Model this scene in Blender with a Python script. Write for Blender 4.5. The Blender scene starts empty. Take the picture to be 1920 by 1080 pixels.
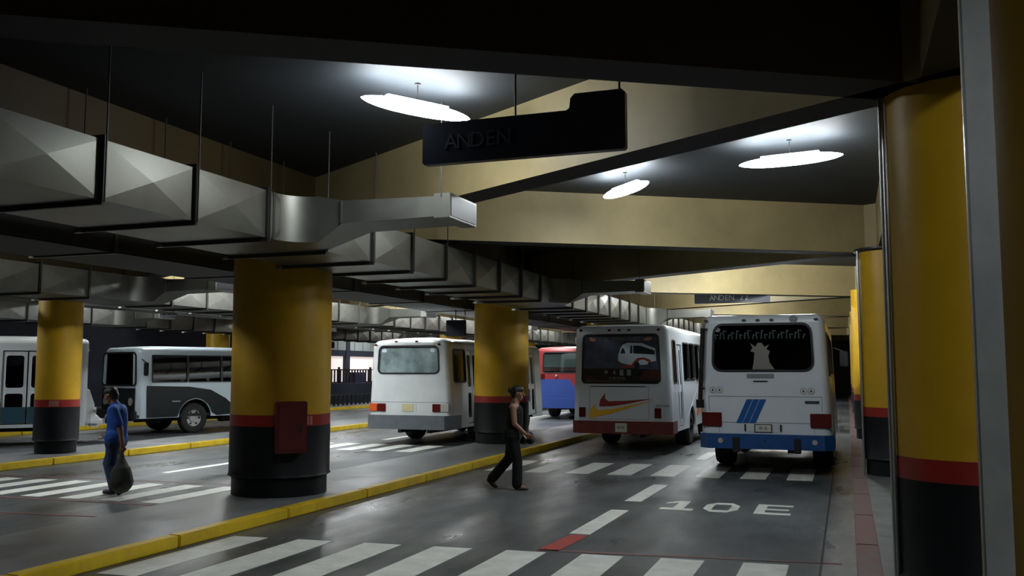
import bpy, bmesh, math, random
from mathutils import Vector, Matrix
R = math.radians
random.seed(7)
SC = bpy.context.scene
COL = SC.collection
# ---------------------------------------------------------------- camera, world, exposure
cd = bpy.data.cameras.new('camera'); cam = bpy.data.objects.new('camera', cd); COL.objects.link(cam)
cd.sensor_width = 36.0; cd.lens = 1720 / 1920 * 36.0; cd.clip_start = .05; cd.clip_end = 300
cam.location = (0, 0, 1.85); cam.rotation_euler = (R(90 + 5.1), 0, R(20))
SC.camera = cam
w = bpy.data.worlds.new('world'); SC.world = w; w.use_nodes = True
w.node_tree.nodes['Background'].inputs[0].default_value = (.5, .6, .7, 1)
w.node_tree.nodes['Background'].inputs[1].default_value = 0.0
SC.view_settings.view_transform = 'Standard'; SC.view_settings.look = 'None'
SC.view_settings.exposure = 1.0; SC.view_settings.gamma = 1; SC.view_settings.use_curve_mapping = False
SC.cycles.use_denoising = True
SC.cycles.max_bounces = 8; SC.cycles.diffuse_bounces = 4; SC.cycles.sample_clamp_indirect = 4
SC.cycles.caustics_reflective = False; SC.cycles.caustics_refractive = False
LAMP = 34.0

# ---------------------------------------------------------------- materials
MATS = {}
def mat(name, col, rough=.6, metal=0., noise=0., nscale=8., bump=0., emit=0., col2=None, spec=.5, rnoise=0., coat=0.):
    if name in MATS: return MATS[name]
    m = bpy.data.materials.new(name); m.use_nodes = True; nt = m.node_tree; b = nt.nodes['Principled BSDF']
    b.inputs['Base Color'].default_value = (*col, 1); b.inputs['Roughness'].default_value = rough
    b.inputs['Metallic'].default_value = metal; b.inputs['Specular IOR Level'].default_value = spec
    b.inputs['Coat Weight'].default_value = coat
    if emit:
        b.inputs['Emission Color'].default_value = (*col, 1); b.inputs['Emission Strength'].default_value = emit
    if noise or bump or col2 or rnoise:
        tc = nt.nodes.new('ShaderNodeTexCoord')
        n = nt.nodes.new('ShaderNodeTexNoise'); n.inputs['Scale'].default_value = nscale
        n.inputs['Detail'].default_value = 8; n.inputs['Roughness'].default_value = .65
        nt.links.new(tc.outputs['Object'], n.inputs['Vector'])
        if noise or col2:
            r = nt.nodes.new('ShaderNodeValToRGB'); r.color_ramp.elements[0].position = .32; r.color_ramp.elements[1].position = .68
            c2 = col2 or tuple(max(0, c * (1 - noise)) for c in col)
            r.color_ramp.elements[0].color = (*c2, 1); r.color_ramp.elements[1].color = (*col, 1)
            nt.links.new(n.outputs['Fac'], r.inputs['Fac']); nt.links.new(r.outputs['Color'], b.inputs['Base Color'])
        if rnoise:
            mr = nt.nodes.new('ShaderNodeMapRange'); mr.inputs['From Min'].default_value = .3; mr.inputs['From Max'].default_value = .7
            mr.inputs['To Min'].default_value = rough - rnoise; mr.inputs['To Max'].default_value = rough + rnoise
            nt.links.new(n.outputs['Fac'], mr.inputs['Value']); nt.links.new(mr.outputs[0], b.inputs['Roughness'])
        if bump:
            n2 = nt.nodes.new('ShaderNodeTexNoise'); n2.inputs['Scale'].default_value = nscale * 12; n2.inputs['Detail'].default_value = 4
            nt.links.new(tc.outputs['Object'], n2.inputs['Vector'])
            bp = nt.nodes.new('ShaderNodeBump'); bp.inputs['Strength'].default_value = bump; bp.inputs['Distance'].default_value = .01
            nt.links.new(n2.outputs['Fac'], bp.inputs['Height']); nt.links.new(bp.outputs[0], b.inputs['Normal'])
    MATS[name] = m; return m
def glass(name, tint, rough=.04, refl=1.0):
    if name in MATS: return MATS[name]
    m = bpy.data.materials.new(name); m.use_nodes = True; nt = m.node_tree
    for n in list(nt.nodes):
        if n.type != 'OUTPUT_MATERIAL': nt.nodes.remove(n)
    out = [n for n in nt.nodes if n.type == 'OUTPUT_MATERIAL'][0]
    t = nt.nodes.new('ShaderNodeBsdfTransparent'); t.inputs[0].default_value = (*tint, 1)
    g = nt.nodes.new('ShaderNodeBsdfGlossy'); g.inputs['Roughness'].default_value = rough; g.inputs[0].default_value = (refl, refl, refl, 1)
    f = nt.nodes.new('ShaderNodeFresnel'); f.inputs[0].default_value = 1.6
    mx = nt.nodes.new('ShaderNodeMixShader')
    nt.links.new(f.outputs[0], mx.inputs[0]); nt.links.new(t.outputs[0], mx.inputs[1]); nt.links.new(g.outputs[0], mx.inputs[2])
    nt.links.new(mx.outputs[0], out.inputs[0]); MATS[name] = m; return m
def asphalt():
    m = bpy.data.materials.new('asphalt'); m.use_nodes = True; nt = m.node_tree; b = nt.nodes['Principled BSDF']; L = nt.links.new
    geo = nt.nodes.new('ShaderNodeNewGeometry')
    def noise(sc, det=6, vec=None, st=None):
        n = nt.nodes.new('ShaderNodeTexNoise'); n.inputs['Scale'].default_value = sc; n.inputs['Detail'].default_value = det; n.inputs['Roughness'].default_value = .6
        if st:
            mp = nt.nodes.new('ShaderNodeMapping'); mp.inputs['Scale'].default_value = st; L(geo.outputs['Position'], mp.inputs['Vector']); L(mp.outputs[0], n.inputs['Vector'])
        else: L(geo.outputs['Position'], n.inputs['Vector'])
        return n
    n1 = noise(.55, 7); n2 = noise(45, 3); n3 = noise(1.0, 6, st=(.9, .28, 1))
    r = nt.nodes.new('ShaderNodeValToRGB'); e = r.color_ramp.elements
    e[0].position = .3; e[0].color = (.05, .056, .06, 1); e[1].position = .72; e[1].color = (.15, .16, .165, 1)
    L(n1.outputs['Fac'], r.inputs['Fac'])
    mx = nt.nodes.new('ShaderNodeMix'); mx.data_type = 'RGBA'; mx.blend_type = 'MULTIPLY'; mx.inputs['Factor'].default_value = .3
    r2 = nt.nodes.new('ShaderNodeValToRGB'); r2.color_ramp.elements[0].position = .35; r2.color_ramp.elements[0].color = (.35, .35, .35, 1)
    r2.color_ramp.elements[1].position = .6; r2.color_ramp.elements[1].color = (1, 1, 1, 1)
    L(n2.outputs['Fac'], r2.inputs['Fac']); L(r.outputs[0], mx.inputs['A']); L(r2.outputs[0], mx.inputs['B']); L(mx.outputs['Result'], b.inputs['Base Color'])
    mr = nt.nodes.new('ShaderNodeMapRange'); mr.inputs['From Min'].default_value = .35; mr.inputs['From Max'].default_value = .65
    mr.inputs['To Min'].default_value = .22; mr.inputs['To Max'].default_value = .55
    L(n3.outputs['Fac'], mr.inputs['Value']); L(mr.outputs[0], b.inputs['Roughness'])
    bp = nt.nodes.new('ShaderNodeBump'); bp.inputs['Strength'].default_value = .2; bp.inputs['Distance'].default_value = .005
    L(n2.outputs['Fac'], bp.inputs['Height']); L(bp.outputs[0], b.inputs['Normal'])
    return m
M = dict(
 asphalt=asphalt(),
 island=mat('island concrete', (.26, .27, .27), .42, noise=.45, nscale=1.6, bump=.2, rnoise=.12),
 sidewalk=mat('sidewalk concrete', (.20, .215, .205), .5, noise=.5, nscale=2.2, bump=.25),
 ypaint=mat('yellow kerb paint', (.85, .60, .012), .5, col2=(.60, .40, .02), nscale=2.5, bump=.2),
 kred=mat('worn red kerb paint', (.22, .075, .07), .6, col2=(.16, .13, .12), nscale=4, bump=.2),
 white=mat('white road paint', (.84, .85, .78), .5, col2=(.62, .63, .57), nscale=3.5, bump=.2),
 redpaint=mat('red road paint', (.5, .035, .02), .5, col2=(.3, .04, .03), nscale=4),
 oldred=mat('worn red road paint', (.22, .06, .05), .55, col2=(.10, .09, .09), nscale=3),
 coly=mat('column yellow paint', (.60, .35, .010), .42, noise=.16, nscale=2.0, bump=.08),
 colr=mat('column red paint', (.32, .022, .016), .4, noise=.25, nscale=5),
 colb=mat('column black paint', (.007, .008, .010), .5, noise=.2, nscale=5, spec=.25),
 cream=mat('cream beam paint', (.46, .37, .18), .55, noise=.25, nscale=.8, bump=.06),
 soot=mat('sooty ceiling paint', (.030, .036, .042), .7, noise=.35, nscale=.5, bump=.1),
 brown=mat('shade darkened beam paint', (.09, .06, .022), .6, noise=.3, nscale=.8),  # beam paint darkened to put shade into the colour
 soffit_shade=mat('beam soffit painted shade', (.016, .015, .014), .7, noise=.3, nscale=.8),  # beam undersides coloured near black for their lack of light
 galv=mat('galvanized sheet', (.25, .25, .22), .42, metal=.85, noise=.22, nscale=1.6, rnoise=.06),
 galvf=mat('dusty galvanized sheet', (.12, .12, .105), .5, metal=.6, noise=.45, nscale=1.2),  # far duct sheet darkened to counter the strong lamps beside it
 duct=mat('dark duct wrap', (.014, .013, .011), .7, noise=.3, nscale=2), galvd=mat('galvanized angle iron', (.06, .06, .055), .5, metal=.4),
 steel=mat('brushed steel', (.5, .51, .5), .33, metal=.85, noise=.2, nscale=9),
 post=mat('dull galvanized post', (.55, .57, .54), .35, metal=.15, noise=.2, nscale=9),
 stack=mat('sooty steel pipe', (.06, .055, .05), .3, metal=.7, noise=.5, nscale=6),
 black=mat('black plastic', (.012, .012, .014), .4),
 rubber=mat('tyre rubber', (.018, .018, .018), .75, noise=.3, nscale=20),
 chassis=mat('greasy chassis', (.012, .012, .013), .6),
 rim=mat('white wheel paint', (.55, .56, .56), .4, noise=.2, nscale=15),
 rimd=mat('dark wheel paint', (.05, .05, .05), .5),
 signb=mat('dark sign panel', (.012, .018, .035), .35, noise=.3, nscale=4),
 signt=mat('sign lettering', (.5, .52, .55), .5), signg=mat('grey sign panel', (.05, .055, .07), .4),
 signtd=mat('faded sign lettering', (.03, .04, .055), .5),
 wwhite=mat('bus white paint', (.66, .71, .75), .25, noise=.07, nscale=1.5, coat=.3),
 wgrey=mat('bus off white paint', (.62, .65, .65), .35, noise=.12, nscale=2, coat=.2),
 wbright=mat('bright white paint', (.8, .82, .82), .3, noise=.05, nscale=2),
 bumperg=mat('dark grey bumper', (.11, .125, .14), .45, noise=.3, nscale=4),
 bumperr=mat('red brown bumper', (.17, .028, .02), .45, noise=.45, nscale=4),
 bumperb=mat('blue bumper', (.012, .075, .25), .4, noise=.25, nscale=3),
 teal=mat('teal lower paint', (.03, .09, .12), .35),
 charcoal=mat('charcoal paint', (.012, .016, .018), .45, spec=.3),
 silver=mat('silver blue paint', (.60, .70, .77), .3),
 bred=mat('bus red paint', (.30, .025, .03), .35), bblue=mat('bus blue paint', (.03, .07, .30), .35),
 dred=mat('decal dark red', (.27, .03, .02), .4), dyel=mat('decal yellow', (.75, .42, .02), .4),
 dorg=mat('decal faded orange', (.45, .2, .1), .5),
 dblue=mat('decal blue', (.01, .09, .30), .35), dgrey=mat('decal grey', (.18, .2, .2), .5), dwhite=mat('decal white', (.7, .7, .66), .5),
 dteal=mat('decal dim teal', (.028, .055, .058), .4), blind=mat('pale bus curtain', (.6, .7, .72), .8, noise=.3, nscale=3), ghost=mat('decal pale grey', (.20, .185, .16), .6),
 lampred=mat('dark red lens', (.09, .008, .006), .2), lampor=mat('orange lens', (.55, .09, .02), .2), lampw=mat('clear lens', (.4, .38, .35), .15),
 plate=mat('pale number plate', (.55, .55, .48), .5), platey=mat('yellowish number plate', (.5, .46, .25), .5), ink=mat('plate ink', (.03, .03, .04), .5),
 film=mat('window picture film', (.035, .045, .075), .25, col2=(.10, .12, .17), nscale=3.5),
 filmb=mat('window film base', (.012, .012, .014), .25), filmred=mat('film dusk red', (.09, .025, .012), .3, col2=(.02, .012, .012), nscale=3),
 seat=mat('seat vinyl', (.12, .2, .26), .5), skin=mat('skin', (.34, .17, .11), .5), skind=mat('tan skin', (.26, .13, .08), .5),
 hair=mat('dark hair', (.012, .009, .008), .5), clothb=mat('black cloth', (.006, .006, .007), .85), shirt=mat('royal blue cloth', (.012, .09, .42), .8, noise=.3, nscale=12),
 jeans=mat('blue denim', (.025, .05, .12), .85, noise=.3, nscale=20), shoe=mat('dark shoe', (.02, .018, .016), .5), shoet=mat('brown shoe', (.12, .07, .05), .5),
 sack=mat('dark olive sack', (.045, .05, .035), .85, col2=(.02, .022, .02), nscale=6, bump=.4), trim=mat('light trim cloth', (.35, .35, .33), .7),
 box=mat('dark red cabinet paint', (.13, .012, .01), .4, noise=.3, nscale=6), tag=mat('pale pink stencil', (.45, .2, .17), .5),
 navy=mat('dark navy wall', (.02, .028, .05), .7, noise=.3, nscale=1), tile=mat('pale wall panel', (.45, .5, .48), .5, noise=.2, nscale=2),
 wall=mat('grimy wall', (.10, .10, .09), .7, noise=.4, nscale=.7), purple=mat('dark violet panel', (.03, .025, .07), .5),
 tube=mat('lit lamp diffuser', (.90, .96, 1.0), .4, emit=LAMP),
 tube2=mat('fresh lit lamp diffuser', (.92, .97, 1.0), .4, emit=LAMP * 2.6), pane=mat('lit window', (1.0, .84, .80), .5, emit=.36),  # tube2: output raised to brighten the distant lanes
 lampbody=mat('lamp housing', (.55, .57, .58), .4),
)
def light_baked():
    m = glass('dusty bus glass', (.75, .85, .86)); nt = m.node_tree
    out = [n for n in nt.nodes if n.type == 'OUTPUT_MATERIAL'][0]; src = out.inputs[0].links[0].from_socket
    d = nt.nodes.new('ShaderNodeBsdfDiffuse'); d.inputs[0].default_value = (.50, .62, .63, 1)  # pale diffuse mixed in for the bright view and reflections
    tc = nt.nodes.new('ShaderNodeTexCoord'); n = nt.nodes.new('ShaderNodeTexNoise'); n.inputs['Scale'].default_value = 2.5
    mr = nt.nodes.new('ShaderNodeMapRange'); mr.inputs['From Min'].default_value = .3; mr.inputs['From Max'].default_value = .7
    mr.inputs['To Min'].default_value = .2; mr.inputs['To Max'].default_value = .6
    mx = nt.nodes.new('ShaderNodeMixShader')
    nt.links.new(tc.outputs['Object'], n.inputs['Vector']); nt.links.new(n.outputs['Fac'], mr.inputs['Value']); nt.links.new(mr.outputs[0], mx.inputs[0])
    nt.links.new(src, mx.inputs[1]); nt.links.new(d.outputs[0], mx.inputs[2]); nt.links.new(mx.outputs[0], out.inputs[0]); return m
G = dict(light_baked=light_baked(), clear=glass('clear bus glass', (.75, .82, .82)), tint=glass('tinted bus glass', (.10, .12, .13)), dark=glass('dark bus glass', (.03, .035, .04), .03), black=glass('black bus glass', (.004, .005, .006), .03))

# ---------------------------------------------------------------- helpers
def link(name, me, m=None, parent=None, loc=None, smooth=False):
    o = bpy.data.objects.new(name, me); COL.objects.link(o)
    if m is not None:
        me.materials.clear(); me.materials.append(m)
    if parent is not None: o.parent = parent
    if loc: o.location = loc
    if smooth:
        for p in me.polygons: p.use_smooth = True
    return o
def tag(o, label=None, cat=None, group=None, kind=None):
    if label: o['label'] = label
    if cat: o['category'] = cat
    if group: o['group'] = group
    if kind: o['kind'] = kind
    return o
def thing(name, label, cat, loc=(0, 0, 0), rz=0, group=None):
    o = bpy.data.objects.new(name, None); COL.objects.link(o); o.location = loc; o.rotation_euler = (0, 0, rz)
    return tag(o, label, cat, group)
class MB:
    def __init__(s): s.bm = bmesh.new()
    def box(s, x0, x1, y0, y1, z0, z1, bev=0):
        r = bmesh.ops.create_cube(s.bm, size=1)
        bmesh.ops.scale(s.bm, vec=(x1 - x0, y1 - y0, z1 - z0), verts=r['verts'])
        bmesh.ops.translate(s.bm, vec=((x0 + x1) / 2, (y0 + y1) / 2, (z0 + z1) / 2), verts=r['verts'])
        if bev:
            es = {e for v in r['verts'] for e in v.link_edges}
            bmesh.ops.bevel(s.bm, geom=list(es), offset=bev, segments=2, affect='EDGES')
        return s
    def prism(s, pts, z0, z1):           # plan polygon between two heights
        a = [s.bm.verts.new((x, y, z0)) for x, y in pts]; b = [s.bm.verts.new((x, y, z1)) for x, y in pts]; n = len(pts)
        s.bm.faces.new(a[::-1]); s.bm.faces.new(b)
        for i in range(n): s.bm.faces.new((a[i], a[(i + 1) % n], b[(i + 1) % n], b[i]))
        return s
    def prism_y(s, pts, y0, y1):         # (x,z) polygon between two y
        a = [s.bm.verts.new((x, y0, z)) for x, z in pts]; b = [s.bm.verts.new((x, y1, z)) for x, z in pts]; n = len(pts)
        s.bm.faces.new(a); s.bm.faces.new(b[::-1])
        for i in range(n): s.bm.faces.new((b[i], b[(i + 1) % n], a[(i + 1) % n], a[i]))
        return s
    def prism_x(s, pts, x0, x1):         # (y,z) polygon between two x
        a = [s.bm.verts.new((x0, y, z)) for y, z in pts]; b = [s.bm.verts.new((x1, y, z)) for y, z in pts]; n = len(pts)
        s.bm.faces.new(a[::-1]); s.bm.faces.new(b)
        for i in range(n): s.bm.faces.new((a[i], a[(i + 1) % n], b[(i + 1) % n], b[i]))
        return s
    def tube(s, p0, p1, r0, r1=None, seg=12):
        r1 = r0 if r1 is None else r1; p0 = Vector(p0); p1 = Vector(p1); d = p1 - p0
        r = bmesh.ops.create_cone(s.bm, cap_ends=True, segments=seg, radius1=r0, radius2=r1, depth=d.length)
        mt = Matrix.Translation((p0 + p1) / 2) @ d.to_track_quat('Z', 'Y').to_matrix().to_4x4()
        bmesh.ops.transform(s.bm, matrix=mt, verts=r['verts']); return s
    def ball(s, c, r, sc=(1, 1, 1), sub=2):
        k = bmesh.ops.create_icosphere(s.bm, subdivisions=sub, radius=r)
        bmesh.ops.scale(s.bm, vec=sc, verts=k['verts']); bmesh.ops.translate(s.bm, vec=c, verts=k['verts']); return s
    def lathe(s, prof, axis='Z', seg=32, c=(0, 0, 0), caps=(1, 1), loop=False):   # prof: (r, h)
        rings = []
        for r, h in prof:
            ring = []
            for i in range(seg):
                a = 2 * math.pi * i / seg
                v = (r * math.cos(a), r * math.sin(a), h) if axis == 'Z' else (h, r * math.cos(a), r * math.sin(a)) if axis == 'X' else (r * math.cos(a), h, r * math.sin(a))
                ring.append(s.bm.verts.new(Vector(v) + Vector(c)))
            rings.append(ring)
        for a, b in zip(rings, rings[1:]):
            for i in range(seg): s.bm.faces.new((a[i], a[(i + 1) % seg], b[(i + 1) % seg], b[i]))
        if loop:
            a, b = rings[-1], rings[0]
            for i in range(seg): s.bm.faces.new((a[i], a[(i + 1) % seg], b[(i + 1) % seg], b[i]))
            return s
        if caps[0]: s.bm.faces.new(rings[0][::-1])
        if caps[1]: s.bm.faces.new(rings[-1])
        return s
    def build(s, name, m, parent=None, smooth=False, loc=None):
        me = bpy.data.meshes.new(name); bmesh.ops.recalc_face_normals(s.bm, faces=s.bm.faces)
        s.bm.to_mesh(me); s.bm.free(); o = link(name, me, m, parent, loc, smooth)
        if smooth:
            bm = bmesh.new(); bm.from_mesh(me)
            for e in bm.edges:
                if len(e.link_faces) == 2 and e.calc_face_angle(0) > .6: e.smooth = False
            bm.to_mesh(me); bm.free()
        return o
def rrect(x0, x1, y0, y1, r, n=4):
    if r <= 0: return [(x0, y0), (x1, y0), (x1, y1), (x0, y1)]
    out = []
    for cx, cy, a0 in ((x1 - r, y0 + r, -90), (x1 - r, y1 - r, 0), (x0 + r, y1 - r, 90), (x0 + r, y0 + r, 180)):
        for i in range(n + 1):
            a = R(a0 + 90 * i / n); out.append((cx + r * math.cos(a), cy + r * math.sin(a)))
    return out
def panel_mesh(loops, thick):
    """flat panel with holes in the XY plane, thickness centred on z=0"""
    cu = bpy.data.curves.new('p', 'CURVE'); cu.dimensions = '2D'; cu.fill_mode = 'BOTH'; cu.extrude = thick / 2
    for lp in loops:
        sp = cu.splines.new('POLY'); sp.points.add(len(lp) - 1); sp.use_cyclic_u = True
        for p, (x, y) in zip(sp.points, lp): p.co = (x, y, 0, 1)
    ob = bpy.data.objects.new('p', cu); COL.objects.link(ob)
    me = bpy.data.meshes.new_from_object(ob.evaluated_get(bpy.context.evaluated_depsgraph_get()))
    bpy.data.objects.remove(ob); bpy.data.curves.remove(cu); return me
def text_mesh(s, size, ext=.002):
    cu = bpy.data.curves.new('t', 'FONT'); cu.body = s; cu.size = size; cu.extrude = ext; cu.align_x = 'CENTER'; cu.align_y = 'CENTER'
    ob = bpy.data.objects.new('t', cu); COL.objects.link(ob)
    me = bpy.data.meshes.new_from_object(ob.evaluated_get(bpy.context.evaluated_depsgraph_get()))
    bpy.data.objects.remove(ob); bpy.data.curves.remove(cu); return me
def addmesh(bm, me, mt):
    t = bmesh.new(); t.from_mesh(me); bmesh.ops.transform(t, matrix=mt, verts=t.verts)
    tmp = bpy.data.meshes.new('tmp'); t.to_mesh(tmp); t.free(); bm.from_mesh(tmp)
    bpy.data.meshes.remove(tmp); bpy.data.meshes.remove(me)
def copy_tree(o, parent=None):
    c = o.copy(); COL.objects.link(c)
    if parent is not None: c.parent = parent
    for ch in list(o.children): copy_tree(ch, c)
    return c

# ---------------------------------------------------------------- structure: floor, walls, ceiling
fl = MB().box(-34, 6, -12, 80, -.3, 0).build('floor', M['asphalt']); tag(fl, kind='structure')
LX = [-6.6, -14.62, -22.1]         # yellow kerb faces, islands behind them
ISW = [1.85, 1.9, 11.9]
for i, (x, wd) in enumerate(zip(LX, ISW)):
    # island slab and its painted kerb
    o = MB().box(x - wd, x - .16, -12, 80, 0, .11).build('island', M['island']); tag(o, kind='structure')
    k = MB()
    y = -12.0
    while y < 80:
        k.box(x - .16, x, y, min(80, y + 1.98), 0, .13, .012); y += 2.0
    o = k.build('kerb', M['ypaint']); tag(o, kind='structure')
o = MB().box(.24, 6, -12, 80, 0, .11).build('sidewalk', M['sidewalk']); tag(o, kind='structure')
k = MB(); y = -12.0
while y < 80: k.box(.03, .24, y, y + 1.98, 0, .115, .01); y += 2
tag(k.build('kerb', M['kred']), kind='structure')
CZ = 4.74; BZ = 3.9
tag(MB().box(-34, 6, -12, 80, CZ, CZ + .3).build('ceiling', M['soot']), kind='structure')
tag(MB().box(4.2, 4.5, -12, 80, 0, CZ).build('wall_right', M['wall']), kind='structure')
tag(MB().box(-34, 4.5, -12.3, -12, 0, CZ).build('wall_back', M['wall']), kind='structure')
tag(MB().box(-34, 4.5, 76, 76.3, 0, CZ).build('wall_far', M['wall']), kind='structure')

# ---------------------------------------------------------------- diagonal beams
def beam(pts, m='cream'):
    """plan polygon, cream sides, shade painted on the soffit"""
    b = MB().prism(pts, BZ, CZ); bm = b.bm
    o = b.build('ceiling_beam', M[m]); o.data.materials.append(M['soffit_shade'])
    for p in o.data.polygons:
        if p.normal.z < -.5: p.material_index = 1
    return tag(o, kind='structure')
XL, XR = -30.0, .8
def diag(y0, s, x0=XL, x1=XR, th=.5):
    m = 'brown' if abs(y0 - 7.2) < .01 else 'cream'  # near beam gets the darkened brown for its unlit face
    f = lambda x: y0 + s * (x - .8)
    t = th
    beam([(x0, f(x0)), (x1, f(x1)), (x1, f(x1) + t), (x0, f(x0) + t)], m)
def clip_diag(y0, s):
    x0, x1 = XL, XR; f = lambda x: y0 + s * (x - .8); g = lambda y: .8 + (y - y0) / s
    lo, hi = -11.5, 75.5
    xs = sorted((g(lo), g(hi))); x0 = max(x0, xs[0]); x1 = min(x1, xs[1])
    if x1 - x0 > 1: diag(y0, s, x0, x1)
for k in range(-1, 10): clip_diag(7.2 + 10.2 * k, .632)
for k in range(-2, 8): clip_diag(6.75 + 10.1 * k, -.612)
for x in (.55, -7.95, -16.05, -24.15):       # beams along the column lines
    beam([(x, -11.5), (x + .5, -11.5), (x + .5, 75.5), (x, 75.5)], 'cream' if x > 0 else 'brown')  # island-line beams get the darkened brown as painted shade

# ---------------------------------------------------------------- floor markings (children of the floor)
MZ = .004
def marks(name, quads, m, z=0.0):
    if name in ('crosswalk_stripe', 'lane_dash', 'red_stop_line'):
        for q in quads: MB().prism(q, z, z + MZ).build(name, m, fl)
        return
    b = MB()
    for q in quads: b.prism(q, z, z + MZ)
    return b.build(name, m, fl)
def stripe(x0, x1, y0, y1, sk=0): return [(x0, y0), (x1, y0 + .02), (x1, y1 + .02), (x0, y1)]
q = []
for i in range(9):
    x = -6.49 + .785 * i
    if x + .42 < 0: q.append([(x, 6.75 + .07 * i), (x + .42, 6.77 + .07 * i), (x + .42, 8.79 + .07 * i), (x, 8.76 + .07 * i)])
marks('crosswalk_stripe', q, M['white'])
q = []
for i in range(7):
    x = -5.58 + .76 * i
    q.append([(x, 15.95 + .06 * i), (x + .42, 15.97 + .06 * i), (x + .42, 18.0 + .04 * i), (x, 17.98 + .04 * i)])
q.append([(-6.35, 15.95), (-5.95, 15.95), (-5.95, 18.0), (-6.35, 18.0)])
marks('crosswalk_stripe', q, M['white'])
q = []
for i in range(8):
    x = -9.0 - .72 * i
    q.append([(x - .36, 10.5 - .02 * i), (x, 10.5 - .02 * i), (x, 12.35 - .04 * i), (x - .36, 12.35 - .04 * i)])
marks('crosswalk_stripe', q, M['white'])
q = []
for i in range(7):
    x = -9.3 - .76 * i
    q.append([(x - .42, 18.9), (x, 18.9), (x, 20.7), (x - .42, 20.7)])
marks('crosswalk_stripe', q, M['white'])
marks('lane_dash', [[(-3.02, a), (-2.78, a), (-2.76, b), (-3.0, b)] for a, b in ((10.2, 12.1), (12.95, 14.95), (19.3, 21.2), (22.2, 24.1), (25.1, 27), (28, 30), (31, 33))], M['white'])
marks('lane_dash', [[(-11.7, a), (-11.52, a), (-11.52, b), (-11.7, b)] for a, b in ((13.6, 15.5), (16.4, 18.3), (22, 24), (25, 27), (28, 30), (31, 33), (34, 36), (37, 39))], M['white'])
marks('red_dash', [[(-3.06, 9.16), (-2.84, 9.16), (-2.78, 10.12), (-2.98, 10.12)]], M['redpaint'])
marks('red_stop_line', [[(-3.05, 9.0 + .12), (-.1, 9.36 + .12), (-.1, 9.42 + .12), (-3.05, 9.08 + .12)]], M['oldred'])
marks('red_stop_line', [[(-14.4, 10.12), (-9.0, 10.3), (-9.0, 10.4), (-14.4, 10.2)], [(-14.4, 12.3), (-9.0, 12.62), (-9.0, 12.69), (-14.4, 12.38)], [(-14.4, 8.7), (-8.7, 9.3), (-8.7, 9.36), (-14.4, 8.77)]], M['oldred'])
marks('gutter_joint', [[(-.30, -5), (-.28, -5), (-.28, 60), (-.30, 60)]], M['chassis'])
# '10 E'
y0, y1 = 12.36, 13.22
def bar(x0, x1, ya, yb): return [(x0, ya), (x1, ya), (x1, yb), (x0, yb)]
q = [bar(-2.42, -1.98, y0, y0 + .17), bar(-2.26, -2.12, y0 + .17, y1), [(-2.26, y1), (-2.42, y1 - .22), (-2.42, y1 - .34), (-2.26, y1 - .18)]]
X0, X1 = -1.87, -1.42; c = .12; t = .11; ty = .18
q += [bar(X0 + c, X1 - c, y0, y0 + ty), bar(X0 + c, X1 - c, y1 - ty, y1), bar(X0, X0 + t, y0 + .24, y1 - .24), bar(X1 - t, X1, y0 + .24, y1 - .24),
      [(X0, y0 + .24), (X0 + c, y0), (X0 + c, y0 + ty), (X0 + t, y0 + .28)], [(X1 - c, y0), (X1, y0 + .24), (X1 - t, y0 + .28), (X1 - c, y0 + ty)],
      [(X0 + t, y1 - .28), (X0 + c, y1 - ty), (X0 + c, y1), (X0, y1 - .24)], [(X1 - c, y1 - ty), (X1 - t, y1 - .28), (X1, y1 - .24), (X1 - c, y1)]]
q += [bar(-1.20, -1.07, y0 + .02, y1 + .04), bar(-1.07, -.74, y0 + .02, y0 + .17), bar(-1.07, -.78, y0 + .40, y0 + .53), bar(-1.07, -.74, y1 - .10, y1 + .04)]
marks('painted_one', q[:3], M['white']); marks('painted_zero', q[3:11], M['white']); marks('painted_letter_e', q[11:], M['white'])

# ---------------------------------------------------------------- columns
def column(x, y, r, z0, label, pipe=False, group=None):
    t = thing('concrete_column', label, 'column', (x, y, z0), 0, group)
    h = BZ - z0
    MB().lathe([(r, 1.12), (r, h)], seg=56).build('painted_shaft', M['coly'], t, True)
    MB().lathe([(r + .003, .965), (r + .003, 1.12)], seg=56).build('red_band', M['colr'], t, True)
    MB().lathe([(r - .035, 0), (r - .035, .24), (r + .02, .27), (r + .004, .30), (r + .004, .965)], seg=56).build('black_base', M['colb'], t, True)
    return t
c1 = column(-7.7, 11.4, .70, .11, 'thick yellow, red and black round column carrying a red cabinet')
# pink stencil plates on the red bands
def band_tag(t, r, a0, a1, zz=.98):
    b = MB(); n = 6
    for i in range(n):
        a, bb = R(a0 + (a1 - a0) * i / n + .6), R(a0 + (a1 - a0) * (i + 1) / n - .6)
        pts = [(r * math.cos(a), r * math.sin(a)), ((r + .006) * math.cos(a), (r + .006) * math.sin(a)), ((r + .006) * math.cos(bb), (r + .006) * math.sin(bb)), (r * math.cos(bb), r * math.sin(bb))]
        b.prism(pts, zz, zz + .12)
    return b.build('stencil_strip', M['tag'], t)
band_tag(c1, .702, -45, -18)
c2 = column(-7.9, 20.95, .66, .11, 'thick yellow round column behind the walking woman')
c3 = column(-15.8, 15.15, .44, .11, 'slim yellow round column in front of the silver bus with folding doors')
band_tag(c3, .442, -65, -40)
r1 = column(.86, 7.5, .56, .11, 'large yellow round column on the right sidewalk, second from the camera')
r2 = column(.72, 16.8, .50, .11, 'yellow round column on the right sidewalk beside the blue-striped bus, third from the camera')
r0 = column(.86, 3.07, .50, .11, 'dim yellow column cut by the right edge, nearest the camera')
column(.62, 25.3, .48, .11, 'yellow round column beyond the blue-striped bus, fourth along the right sidewalk')
for y in (34.5, 44.0): column(.62, y, .48, .11, 'distant yellow column glimpsed down the right sidewalk', group='far right sidewalk columns')
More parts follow.
